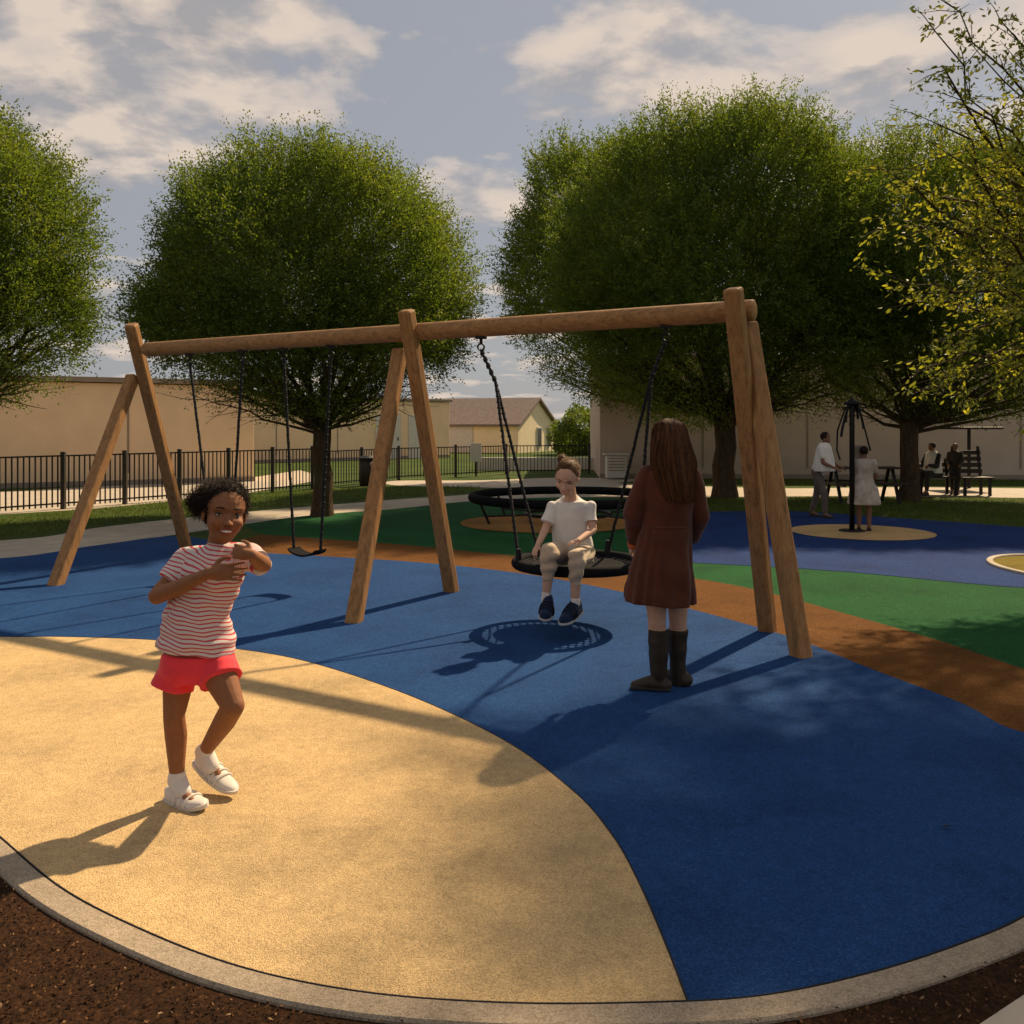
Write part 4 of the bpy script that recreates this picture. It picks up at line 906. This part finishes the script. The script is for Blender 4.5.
# ---- woman in the rust coat, seen from behind
def woman():
    D0 = 5.44; g = lambda px, py, dy=0: at(px, py, D0+dy)
    root = thing('person', 'woman seen from behind in rust brown coat and dark boots, long brown hair', 'person', (g(662, 692).x, D0, 0))
    H = Head(g(668, 440, .0), (-.35, .93, -.12), (0, .1, 1), .235)
    mb = MB(); H.prims(mb); chainl(mb, [g(669, 466, .0), g(668, 448, -.0)], [.055, .052]); X = Vector((1, .08, 0)).normalized()
    loft(mb, [(g(665, 580, 0), .15, .11, X), (g(665, 560, 0), .165, .12, X), (g(667, 520, 0), .12, .10, X), (g(669, 490, 0), .155, .11, X), (g(669, 472, 0), .165, .09, X), (g(669, 464, 0), .08, .07, X)])
    shL, elL, wrL = g(647, 474, 0), g(633, 515, .0), g(634, 543, .12); shR, elR, wrR = g(691, 475, 0), g(700, 515, .02), g(690, 541, .17)
    chainl(mb, [shL, elL, wrL], [.052, .042, .026]); chainl(mb, [shR, elR, wrR], [.052, .042, .026])
    hand(mb, wrL, (-.15, .6, -.55), (-1, 0, 0), (0, .6, .6), .17, .35); hand(mb, wrR, (-.3, .8, -.3), (1, 0, 0), (0, .3, .9), .17, .3)
    for hx, kx, ax_, k0 in ((655, 657, 659, 0), (677, 678, 679, .10)):
        chainl(mb, [g(hx, 575, k0), g(kx, 622, k0), g(kx, 638, k0+.02), g(ax_, 682, k0)], [.080, .054, .055, .035])
    V, Fc, E = fuse(mb, .005, 3, H.weight); o = mk('body', V, Fc, SK['fair'], root, True); cols = np.ones_like(V)*.8; vcolor(o, H.tint(V, cols, (1, .6, .55)))
    H.features(V, root, P_['iris'], P_['lash'])
    # coat
    def fold(t, a): return (.0+.055*max(0, (t-.42)/.58)*math.sin(a*15+2*math.sin(a*3))+.03*max(0, (t-.42)/.58)*math.sin(a*7+1))
    mb = MB()
    rings = [(g(669, 460, 0), .075, .07, X), (g(669, 466, 0), .12, .09, X), (g(669, 473, 0), .165, .115, X), (g(669, 490, 0), .168, .128, X), (g(668, 508, 0), .150, .122, X), (g(667, 524, 0), .146, .118, X), (g(665, 538, 0), .162, .13, X), (g(663, 556, 0), .182, .15, X), (g(661, 576, 0), .198, .168, X), (g(659.5, 594, 0), .209, .18, X), (g(659, 602, 0), .213, .184, X)]
    loft(mb, rings, 120, fold)
    for sh, el, wr in ((shL, elL, wrL), (shR, elR, wrR)):
        chainl(mb, [sh+Vector((0, 0, -.005)), sh.lerp(el, .5), el, el.lerp(wr, .5)], [.068, .064, .060, .052]); m_ = el.lerp(wr, .4); loft(mb, [(m_, .053, .053, (1, 0, .2)), (wr.lerp(el, .05), .046, .046, (1, 0, .2))], 24)
    V, Fc, E = fuse(mb, .0055, 3); V = wrinkle(V, Fc, .006, (20, 12, 12), 9); c = mk('coat', V, Fc, P_['coat'], root, True)
    mb = MB(); cc = g(667, 526, 0); nn = 40; mb.tube([cc+X*.150*math.cos(a)+Vector((0, 1, 0))*.122*math.sin(a) for a in [2*math.pi*i/nn for i in range(nn+1)]], .005, 6); mb.build('waist_seam', P_['coat'], c, True)
    # phone-like bright cuff at the left hand
    mb = MB(); mb.tube([wrL.lerp(elL, .04), wrL.lerp(elL, -.10)], [.042, .040], 16); mb.build('cuff', P_['orange'], c, True)
    # boots
    for ax_, k0, tip, sgn in ((658.5, 0, (-.155, .02), 1), (678, .11, (-.07, .13), 1)):
        mb = MB(); top = g(ax_, 629, k0); an = g(ax_+.5, 676, k0); loft(mb, [(g(ax_+1, 684, k0), .046, .052, X), (an, .048, .052, X), (g(ax_, 660, k0), .052, .056, X), (g(ax_-.5, 642, k0), .062, .066, X), (top, .064, .068, X)], 28)
        he = Vector((an.x+.035, an.y-.02, .045)); to = Vector((an.x+tip[0]+.015, an.y+tip[1], .034)); chainl(mb, [he, he.lerp(to, .5)+Vector((0, 0, .012)), to], [.044, .045, .032])
        for v in (he, he.lerp(to, .5), to): cap(mb, Vector((v.x, v.y, .022)), Vector((v.x+.005, v.y, .022)), .022, .022)
        V, Fc, E = fuse(mb, .005, 3); V[:, 2] = np.maximum(V[:, 2], .018); V = wrinkle(V, Fc, .004, (8, 8, 45), 2); b = mk('boot', V, Fc, P_['boot'], root, True)
        mb = MB(); dd = (to-he).normalized(); mb.beam(Vector((he.x, he.y, .027))-dd*.03, Vector((to.x, to.y, .027))+dd*.03, .075, .020, .006); mb.build('sole', P_['dark'], b)
    # long hair: cap plus falling strands
    mb = MB(); H.e(mb, (0, -.08, .10), (.375, .45, .43)); H.e(mb, (.02, -.28, -.25), (.42, .22, .42)); H.e(mb, (.08, -.34, -.62), (.42, .19, .46)); H.e(mb, (.10, -.34, -.85), (.32, .12, .28))
    V, Fc, E = fuse(mb, .008, 4); q = H.local(V); over = np.clip(q[:, 1]-.12, 0, 1)*(q[:, 2] < .38); V = V-np.outer(over*H.s, H.Rn[:, 1]); hair = mk('hair', V, Fc, HM['brown'], root, True)
    q = H.local(V); lines = []
    for i in range(3200):
        a = rng.uniform(-2.6, 2.6); l0 = math.sin(a)*.10; lines.append(None)
        th = a; pts = []; endu = rng.uniform(-1.62, -.95) if abs(a) < 2.2 else rng.uniform(-1.1, -.6); ph = rng.uniform(0, 6); off = rng.uniform(0, .03); am = rng.uniform(.006, .045)
        for k in range(13):
            t = k/12; u = .535+(endu-.535)*t**1.15
            w_ = .40*math.sqrt(max(0, 1-((u-.10)/.44)**2)) if u > .10 else .40+.17*min(1, (.1-u)/.6)-.12*max(0, (-.65-u)/.7)
            dpt = .46*math.sqrt(max(0, 1-((u-.10)/.44)**2)) if u > .10 else .46-.0*u
            l = math.sin(th)*(w_+off)+am*math.sin(7*t+ph)+.13*t*t; f = -.08-math.cos(th)*(dpt+off) if u > .1 else -.08-math.cos(th)*(dpt+off)-.03*min(1, .1-u)
            if u < -.2: f = min(f, -.12-.30*math.cos(th)*1.2)
            pts.append(H.p(l, f, u))
        lines[-1] = pts
    strands('lock', lines, .0030, HM['brown'], hair)
woman()

# ---- boy on the nest swing
def boy():
    g = lambda px, py, D: at(px, py, D)
    root = thing('person', 'child in pale tee shirt and beige trousers seated on the round nest swing', 'person', (SC.x-.06, 6.95, .52))
    H = Head(g(567, 478, 6.97), (-.28, -.80, -.50), (-.0, -.42, .88), .265)
    X = Vector((1, -.05, 0)).normalized(); mb = MB(); H.prims(mb); chainl(mb, [g(571, 501, 7.05), g(569, 484, 7.0)], [.048, .046])
    loft(mb, [(g(574, 556, 7.12), .12, .10, X), (g(573, 545, 7.11), .13, .105, X), (g(571, 525, 7.08), .115, .09, X), (g(571, 510, 7.06), .125, .085, X), (g(571, 502, 7.06), .10, .06, X), (g(571, 498, 7.05), .05, .045, X)])
    shL, elL, wrL = g(553, 508, 7.05), g(545, 530, 7.00), g(538, 545, 6.84); shR, elR, wrR = g(590, 508, 7.05), g(593, 530, 7.0), g(578, 541, 6.78)
    chainl(mb, [shL, elL, wrL], [.034, .032, .022]); chainl(mb, [shR, elR, wrR], [.034, .032, .022])
    hand(mb, wrL, (-.35, -.45, -.6), (-.3, -.5, .6), (.8, -.4, 0), .125, .35); hand(mb, wrR, (-.85, -.35, -.15), (0, -.3, 1), (0, -1, .2), .12, .3)
    hipL, kL, aL = g(562, 552, 7.08), g(550, 552, 6.72), g(546, 597, 6.78); hipR, kR, aR = g(583, 553, 7.08), g(577, 556, 6.68), g(575, 603, 6.74)
    chainl(mb, [hipL, kL, kL.lerp(aL, .4), aL+Vector((0, .01, -.02))], [.07, .05, .045, .03, .028]); chainl(mb, [hipR, kR, kR.lerp(aR, .4), aR+Vector((0, .01, -.02))], [.07, .05, .045, .03, .028])
    V, Fc, E = fuse(mb, .0036, 12, H.weight); V = H.sculpt(V, 0); o = mk('body', V, Fc, SK['fair'], root, True); vcolor(o, H.tint(V, np.ones_like(V)*.9, (.95, .72, .68), .88)); H.features(V, root, P_['iris'], HM['blond'], False, .3)
    mb = MB(); loft(mb, [(g(573, 552, 7.10), .155, .125, X), (g(572, 540, 7.09), .150, .12, X), (g(571, 525, 7.07), .142, .112, X), (g(571, 516, 7.06), .154, .108, X), (g(571, 507, 7.06), .150, .098, X), (g(571, 501, 7.06), .125, .080, X), (g(571, 498, 7.06), .085, .066, X), (g(571, 496, 7.05), .062, .056, X)], 50); chainl(mb, [g(555, 508.5, 7.05), g(588, 508.5, 7.05)], [.056, .056])
    for a, b in ((shL, elL), (shR, elR)):
        c = a.lerp(b, .66); cap(mb, a, a.lerp(b, .35), .056, .059); loft(mb, [(a, .046, .046, (0, 1, 0)), (a.lerp(b, .2), .056, .056, (0, 1, 0)), (c, .060, .058, (0, 1, 0))], 26)
    V, Fc, E = fuse(mb, .0045, 12); V = wrinkle(V, Fc, .010, (12, 10, 18), 12); mk('shirt', V, Fc, P_['wht'], root, True)
    mb = MB(); loft(mb, [(g(574, 563, 7.10), .15, .12, X), (g(573, 552, 7.10), .158, .125, X), (g(573, 543, 7.10), .145, .115, X)], 40)
    for hp, k, a in ((hipL, kL, aL), (hipR, kR, aR)):
        chainl(mb, [hp, hp.lerp(k, .6), k, k.lerp(a, .30)], [.088, .078, .066, .058]); e = k.lerp(a, .60); loft(mb, [(k.lerp(a, .25), .062, .062, X), (k.lerp(a, .48), .056, .056, X), (e, .047, .047, X)], 26)
    V, Fc, E = fuse(mb, .0045, 14); V = wrinkle(V, Fc, .009, (16, 16, 45), 14); mk('trousers', V, Fc, P_['beige'], root, True)
    for a, k in ((aL, kL), (aR, kR)):
        mb = MB(); u = (k-a).normalized(); chainl(mb, [a+u*.03, a-u*.02], [.033, .037]); V, Fc, E = fuse(mb, .005, 2); mk('sock', V, Fc, P_['sock'], root, True)
    shoe(root, g(549, 607, 6.84), g(544, 622, 6.66), (.05, -.25, 1), .098, .105, P_['navy'], M['white'], (.45, .55, .64), hi=1.15)
    shoe(root, g(580, 611, 6.82), g(561, 626, 6.62), (-.1, -.3, 1), .098, .105, P_['navy'], M['white'], (.45, .55, .64), hi=1.15)
    mb = MB(); H.e(mb, (0, -.10, .155), (.348, .415, .365)); H.e(mb, (.04, -.02, .50), (.17, .20, .085)); H.e(mb, (.24, -.34, .40), (.14, .13, .13))
    V, Fc, E = fuse(mb, .007, 2); q = H.local(V); lim = .17+.20*np.clip((q[:, 2]-.20)/.2, 0, 1); V = V-np.outer(np.clip(q[:, 1]-lim, 0, 1)*H.s*.9*(q[:, 2] < .46), H.Rn[:, 1]); N = normals(V, Fc); hair = mk('hair', V, Fc, HM['blond'], root, True)
    lines = []
    for i in rng.choice(np.where(H.local(V)[:, 2] > -.1)[0], 1800):
        p = V[i]; d = N[i]*.16+np.array(H.R.col[2])*.05-np.array(H.R.col[1])*.9+rng.normal(0, .10, 3); d /= np.linalg.norm(d); L_ = rng.uniform(.02, .038)
        lines.append([p+d*L_*t-np.array([0, 0, .006])*t*t for t in np.linspace(0, 1, 4)])
    strands('lock', lines, .0013, HM['blond'], hair)
boy()

# ---- small people in the background
def far_person(label, px, D, h, f, pose, top, bottom, skin, hair, long_=False, dress=None, shawl=None, bx=0):
    c = Vector(((px-CX)/F*D, D, 0)); root = thing('person', label, 'person', c); f = Vector((*f, 0)).normalized(); X = f.cross(Vector((0, 0, 1))); s = h/1.65
    sit = pose == 'sit'; hz = .50 if sit else .88*s; lean = f*(.12*s if pose != 'stand' else .0)
    P = lambda l, fw, z: c+X*l*s+f*fw*s+Vector((0, 0, z))
    hd = Head(c+lean*1.3+Vector((0, 0, hz+.665*s)), f+Vector((0, 0, -.15)), (0, 0, 1), .225*s)
    tor = [(c+Vector((0, 0, hz-.04*s)), .14*s, .10*s, X), (c+lean*.2+Vector((0, 0, hz+.08*s)), .15*s, .11*s, X), (c+lean*.5+Vector((0, 0, hz+.22*s)), .13*s, .10*s, X), (c+lean*.8+Vector((0, 0, hz+.40*s)), .16*s, .11*s, X), (c+lean+Vector((0, 0, hz+.50*s)), .15*s, .09*s, X), (c+lean+Vector((0, 0, hz+.54*s)), .06*s, .06*s, X)]
    mb = MB(); hd.prims(mb); loft(mb, tor, 24); chainl(mb, [c+lean+Vector((0, 0, hz+.52*s)), c+lean*1.2+Vector((0, 0, hz+.60*s))], [.055*s, .05*s])
    tr = MB(); tp = MB(); feet = []
    grow = lambda rs, k: [r+k for r in rs]
    loft(tp, [(a, b+.018, d+.018, x) for a, b, d, x in tor], 24)
    for k in (-1, 1):
        sh = c+lean+X*k*.17*s+Vector((0, 0, hz+.47*s)); el = sh+X*k*.05*s+f*(.06 if not sit else .12)*s+Vector((0, 0, -.27*s)); wr = el+f*.20*s+Vector((0, 0, -.10*s if not sit else .02))-X*k*.05*s
        chainl(mb, [sh, el, wr], [.05*s, .038*s, .026*s]); hand(mb, wr, f-Vector((0, 0, .4)), Vector((0, 0, 1))+X*k*.5, -X*k, .17*s, .3)
        chainl(tp, [sh, sh.lerp(el, .6)] if top is not P_['dark'] else [sh, el, wr], [.065*s, .06*s, .045*s])
        hp = c+X*k*.09*s+Vector((0, 0, hz))
        if sit: kn = hp+f*.40*s+Vector((0, 0, .02)); an = kn+Vector((0, 0, -.42*s-.02))+f*.03
        else: st = .10*k*(pose == 'walk'); kn = hp+f*(.05+st)*s-Vector((0, 0, .40*s)); an = kn+f*(-.04+st*.6)*s-Vector((0, 0, hz-.40*s-.07))
        an.z = max(an.z, .07); chainl(mb, [hp, kn, an, an+f*.10*s-Vector((0, 0, .03))], [.085*s, .055*s, .036*s, .03*s]); chainl(tr, [hp, kn, an+Vector((0, 0, .06))], [.10*s, .072*s, .052*s]); feet.append(an)
    V, Fc, E = fuse(mb, .010, 3); o = mk('body', V, Fc, SK[skin], root, True); vcolor(o, np.ones_like(V)*.8)
    V, Fc, E = fuse(tp, .012, 3); mk('top', V, Fc, top, root, True)
    if dress:
        m2 = MB(); z0 = dress; loft(m2, [(c+Vector((0, 0, z0)), .30*s, .26*s, X), (c+Vector((0, 0, z0+.25)), .25*s, .21*s, X), (c+Vector((0, 0, hz+.06*s)), .19*s, .15*s, X), (c+lean*.5+Vector((0, 0, hz+.25*s)), .15*s, .12*s, X)], 48, lambda t, a: .07*(1-t)*math.sin(9*a)); V, Fc, E = fuse(m2, .014, 2); mk('skirt', V, Fc, bottom, root, True)
    else: V, Fc, E = fuse(tr, .012, 3); mk('trousers', V, Fc, bottom, root, True)
    for an in feet: shoe(root, Vector((an.x, an.y, .008))-f*.06*s, Vector((an.x, an.y, .008))+f*.17*s, (0, 0, 1), .09*s, .07*s, P_['dark'], P_['dark'])
    m2 = MB(); hd.e(m2, (0, -.10, .14), (.37, .43, .40))
    if long_: hd.e(m2, (0, -.32, -.35), (.34, .2, .5))
    V, Fc, E = fuse(m2, .012, 2); q = hd.local(V); V = V-np.outer(np.clip(q[:, 1]-.15, 0, 1)*hd.s*(q[:, 2] < .4), hd.Rn[:, 1]); mk('hair', V, Fc, HM[hair], root, True)
    if shawl:
        m2 = MB(); b = c+lean; loft(m2, [(b+Vector((0, 0, hz+.02)), .24*s, .20*s, X), (b+Vector((0, 0, hz+.25*s)), .23*s, .18*s, X), (b+Vector((0, 0, hz+.48*s)), .20*s, .13*s, X), (b+Vector((0, 0, hz+.58*s)), .09*s, .085*s, X)], 40, lambda t, a: .06*(1-t)*math.sin(8*a)); V, Fc, E = fuse(m2, .014, 2); mk('shawl', V, Fc, shawl, root, True)
far_person('standing adult in white top and grey trousers, left of the rope pole', 818, 15.9, 1.50, (.6, -.5), 'walk', P_['wht'], P_['grey'], 'mid', 'brown', shawl=P_['wht'])
far_person('figure in long cream dress standing just right of the rope pole', 864, 13.75, 1.30, (.35, .9), 'stand', P_['cream'], P_['cream'], 'mid', 'brown', dress=.42)
far_person('seated person wrapped in white shawl and dark clothes on the far bench', 936, 21.15, 1.55, (-.85, -.4), 'sit', P_['dark'], P_['dark'], 'mid', 'black', shawl=P_['wht'])
far_person('dark clothed person standing at the left end of the slatted bench', 955, 21.3, 1.20, (-.5, -.8), 'stand', P_['dark'], P_['dark'], 'mid', 'black')


# ------------------------------------------------------------------ light, sky, camera
EL = math.radians(43); sx, sy = .60, .80
S = Vector((sx*math.cos(EL), sy*math.cos(EL), math.sin(EL)))
sun = bpy.data.lights.new('sun', 'SUN'); sun.energy = 4.9; sun.angle = math.radians(1.1); sun.color = (1, .77, .50)
so = bpy.data.objects.new('sun', sun); COL.objects.link(so); so.rotation_euler = S.to_track_quat('Z', 'Y').to_euler(); so.location = (8, 12, 12)
w = bpy.data.worlds.new('World'); scn.world = w; w.use_nodes = True; nt = w.node_tree; N = nt.nodes; Lk = nt.links.new
bg = N['Background']; sky = N.new('ShaderNodeTexSky'); sky.sky_type = 'NISHITA'; sky.sun_disc = False
sky.sun_elevation = EL; sky.sun_rotation = math.atan2(sx, sy); sky.air_density = 1.2; sky.dust_density = 1.5; sky.ozone_density = 1.5
tc = N.new('ShaderNodeTexCoord'); sp = N.new('ShaderNodeSeparateXYZ'); Lk(tc.outputs['Generated'], sp.inputs[0])
def mth(op, a, b=None, clamp=False):
    n = N.new('ShaderNodeMath'); n.operation = op; n.use_clamp = clamp
    for i, v in enumerate((a, b)):
        if v is None: continue
        if isinstance(v, (int, float)): n.inputs[i].default_value = v
        else: Lk(v, n.inputs[i])
    return n.outputs[0]
zz = mth('ADD', mth('MAXIMUM', sp.outputs[2], .0), .16)
cb = N.new('ShaderNodeCombineXYZ'); Lk(mth('DIVIDE', sp.outputs[0], zz), cb.inputs[0]); Lk(mth('DIVIDE', sp.outputs[1], zz), cb.inputs[1])
def wn(scale, detail, rough, off, dist=0):
    mp = N.new('ShaderNodeMapping'); mp.inputs['Location'].default_value = off; Lk(cb.outputs[0], mp.inputs[0])
    n = N.new('ShaderNodeTexNoise'); n.inputs['Scale'].default_value = scale; n.inputs['Detail'].default_value = detail
    n.inputs['Roughness'].default_value = rough; n.inputs['Distortion'].default_value = dist; Lk(mp.outputs[0], n.inputs['Vector']); return n.outputs['Fac']
def wr(fac, stops):
    r = N.new('ShaderNodeValToRGB'); e = r.color_ramp.elements
    while len(e) < len(stops): e.new(.5)
    for i, (p, c) in enumerate(stops): e[i].position = p; e[i].color = (*c, 1)
    Lk(fac, r.inputs[0]); return r.outputs[0]
def wmix(fac, a, b, mode='MIX'):
    n = N.new('ShaderNodeMix'); n.data_type = 'RGBA'; n.blend_type = mode
    for sock, v in ((n.inputs['Factor'], fac), (n.inputs[6], a), (n.inputs[7], b)):
        if isinstance(v, (int, float)): sock.default_value = v
        elif isinstance(v, tuple): sock.default_value = (*v, 1)
        else: Lk(v, sock)
    return n.outputs[2]
OFF = (3.1, 1.7, 0)
acc = None
for px, py, r, am in ((110, 20, .22, .14), (270, 35, .14, .15), (95, 150, .09, .09), (210, 125, .05, .06), (790, 25, .18, .065), (620, 80, .12, .07), (700, 55, .12, .03), (480, 150, .07, .07), (560, 30, .06, .06), (440, 40, .16, -.07), (300, 110, .2, -.08), (60, 260, .15, -.05), (900, 120, .15, .05)):
    dv = Vector(((px-CX)/F, 1, (HY-py)/F)).normalized(); vd = N.new('ShaderNodeVectorMath'); vd.operation = 'DISTANCE'; Lk(tc.outputs['Generated'], vd.inputs[0]); vd.inputs[1].default_value = dv
    mr = N.new('ShaderNodeMapRange'); mr.interpolation_type = 'SMOOTHSTEP'; Lk(vd.outputs['Value'], mr.inputs[0]); mr.inputs[1].default_value = 0; mr.inputs[2].default_value = r*1.2; mr.inputs[3].default_value = am; mr.inputs[4].default_value = 0
    acc = mr.outputs[0] if acc is None else mth('ADD', acc, mr.outputs[0])
dens = mth('ADD', wn(2.3, 9, .55, OFF, .15), acc)
dens2 = mth('ADD', wn(2.3, 9, .55, (OFF[0]-.05, OFF[1]-.10, 0), .15), acc)
cov = wr(dens, [(.50, (0, 0, 0)), (.56, (.6, .6, .6)), (.66, (1, 1, 1))])
lit = wr(mth('ADD', mth('SUBTRACT', dens, dens2), mth('MULTIPLY', dens, .35)), [(.13, (2.7, 2.55, 2.55)), (.27, (5.5, 4.55, 3.75))])
veil = wmix(.90, sky.outputs[0], (2.22, 2.25, 2.45))
c1 = wmix(mth('MULTIPLY', cov, .85), veil, lit)
Lk(c1, bg.inputs[0]); bg.inputs[1].default_value = .105
cam = bpy.data.cameras.new('camera'); co = bpy.data.objects.new('camera', cam); COL.objects.link(co)
co.location = (0, 0, HC); co.rotation_euler = (math.radians(90), 0, 0); cam.sensor_width = 36; cam.lens = 36*F/1024
cam.shift_y = -(512-HY)/1024; cam.clip_start = .05; cam.clip_end = 2000; scn.camera = co
scn.view_settings.view_transform = 'Standard'; scn.view_settings.look = 'None'; scn.view_settings.exposure = .48; scn.view_settings.gamma = 1
scn.render.resolution_x = 1024; scn.render.resolution_y = 1024
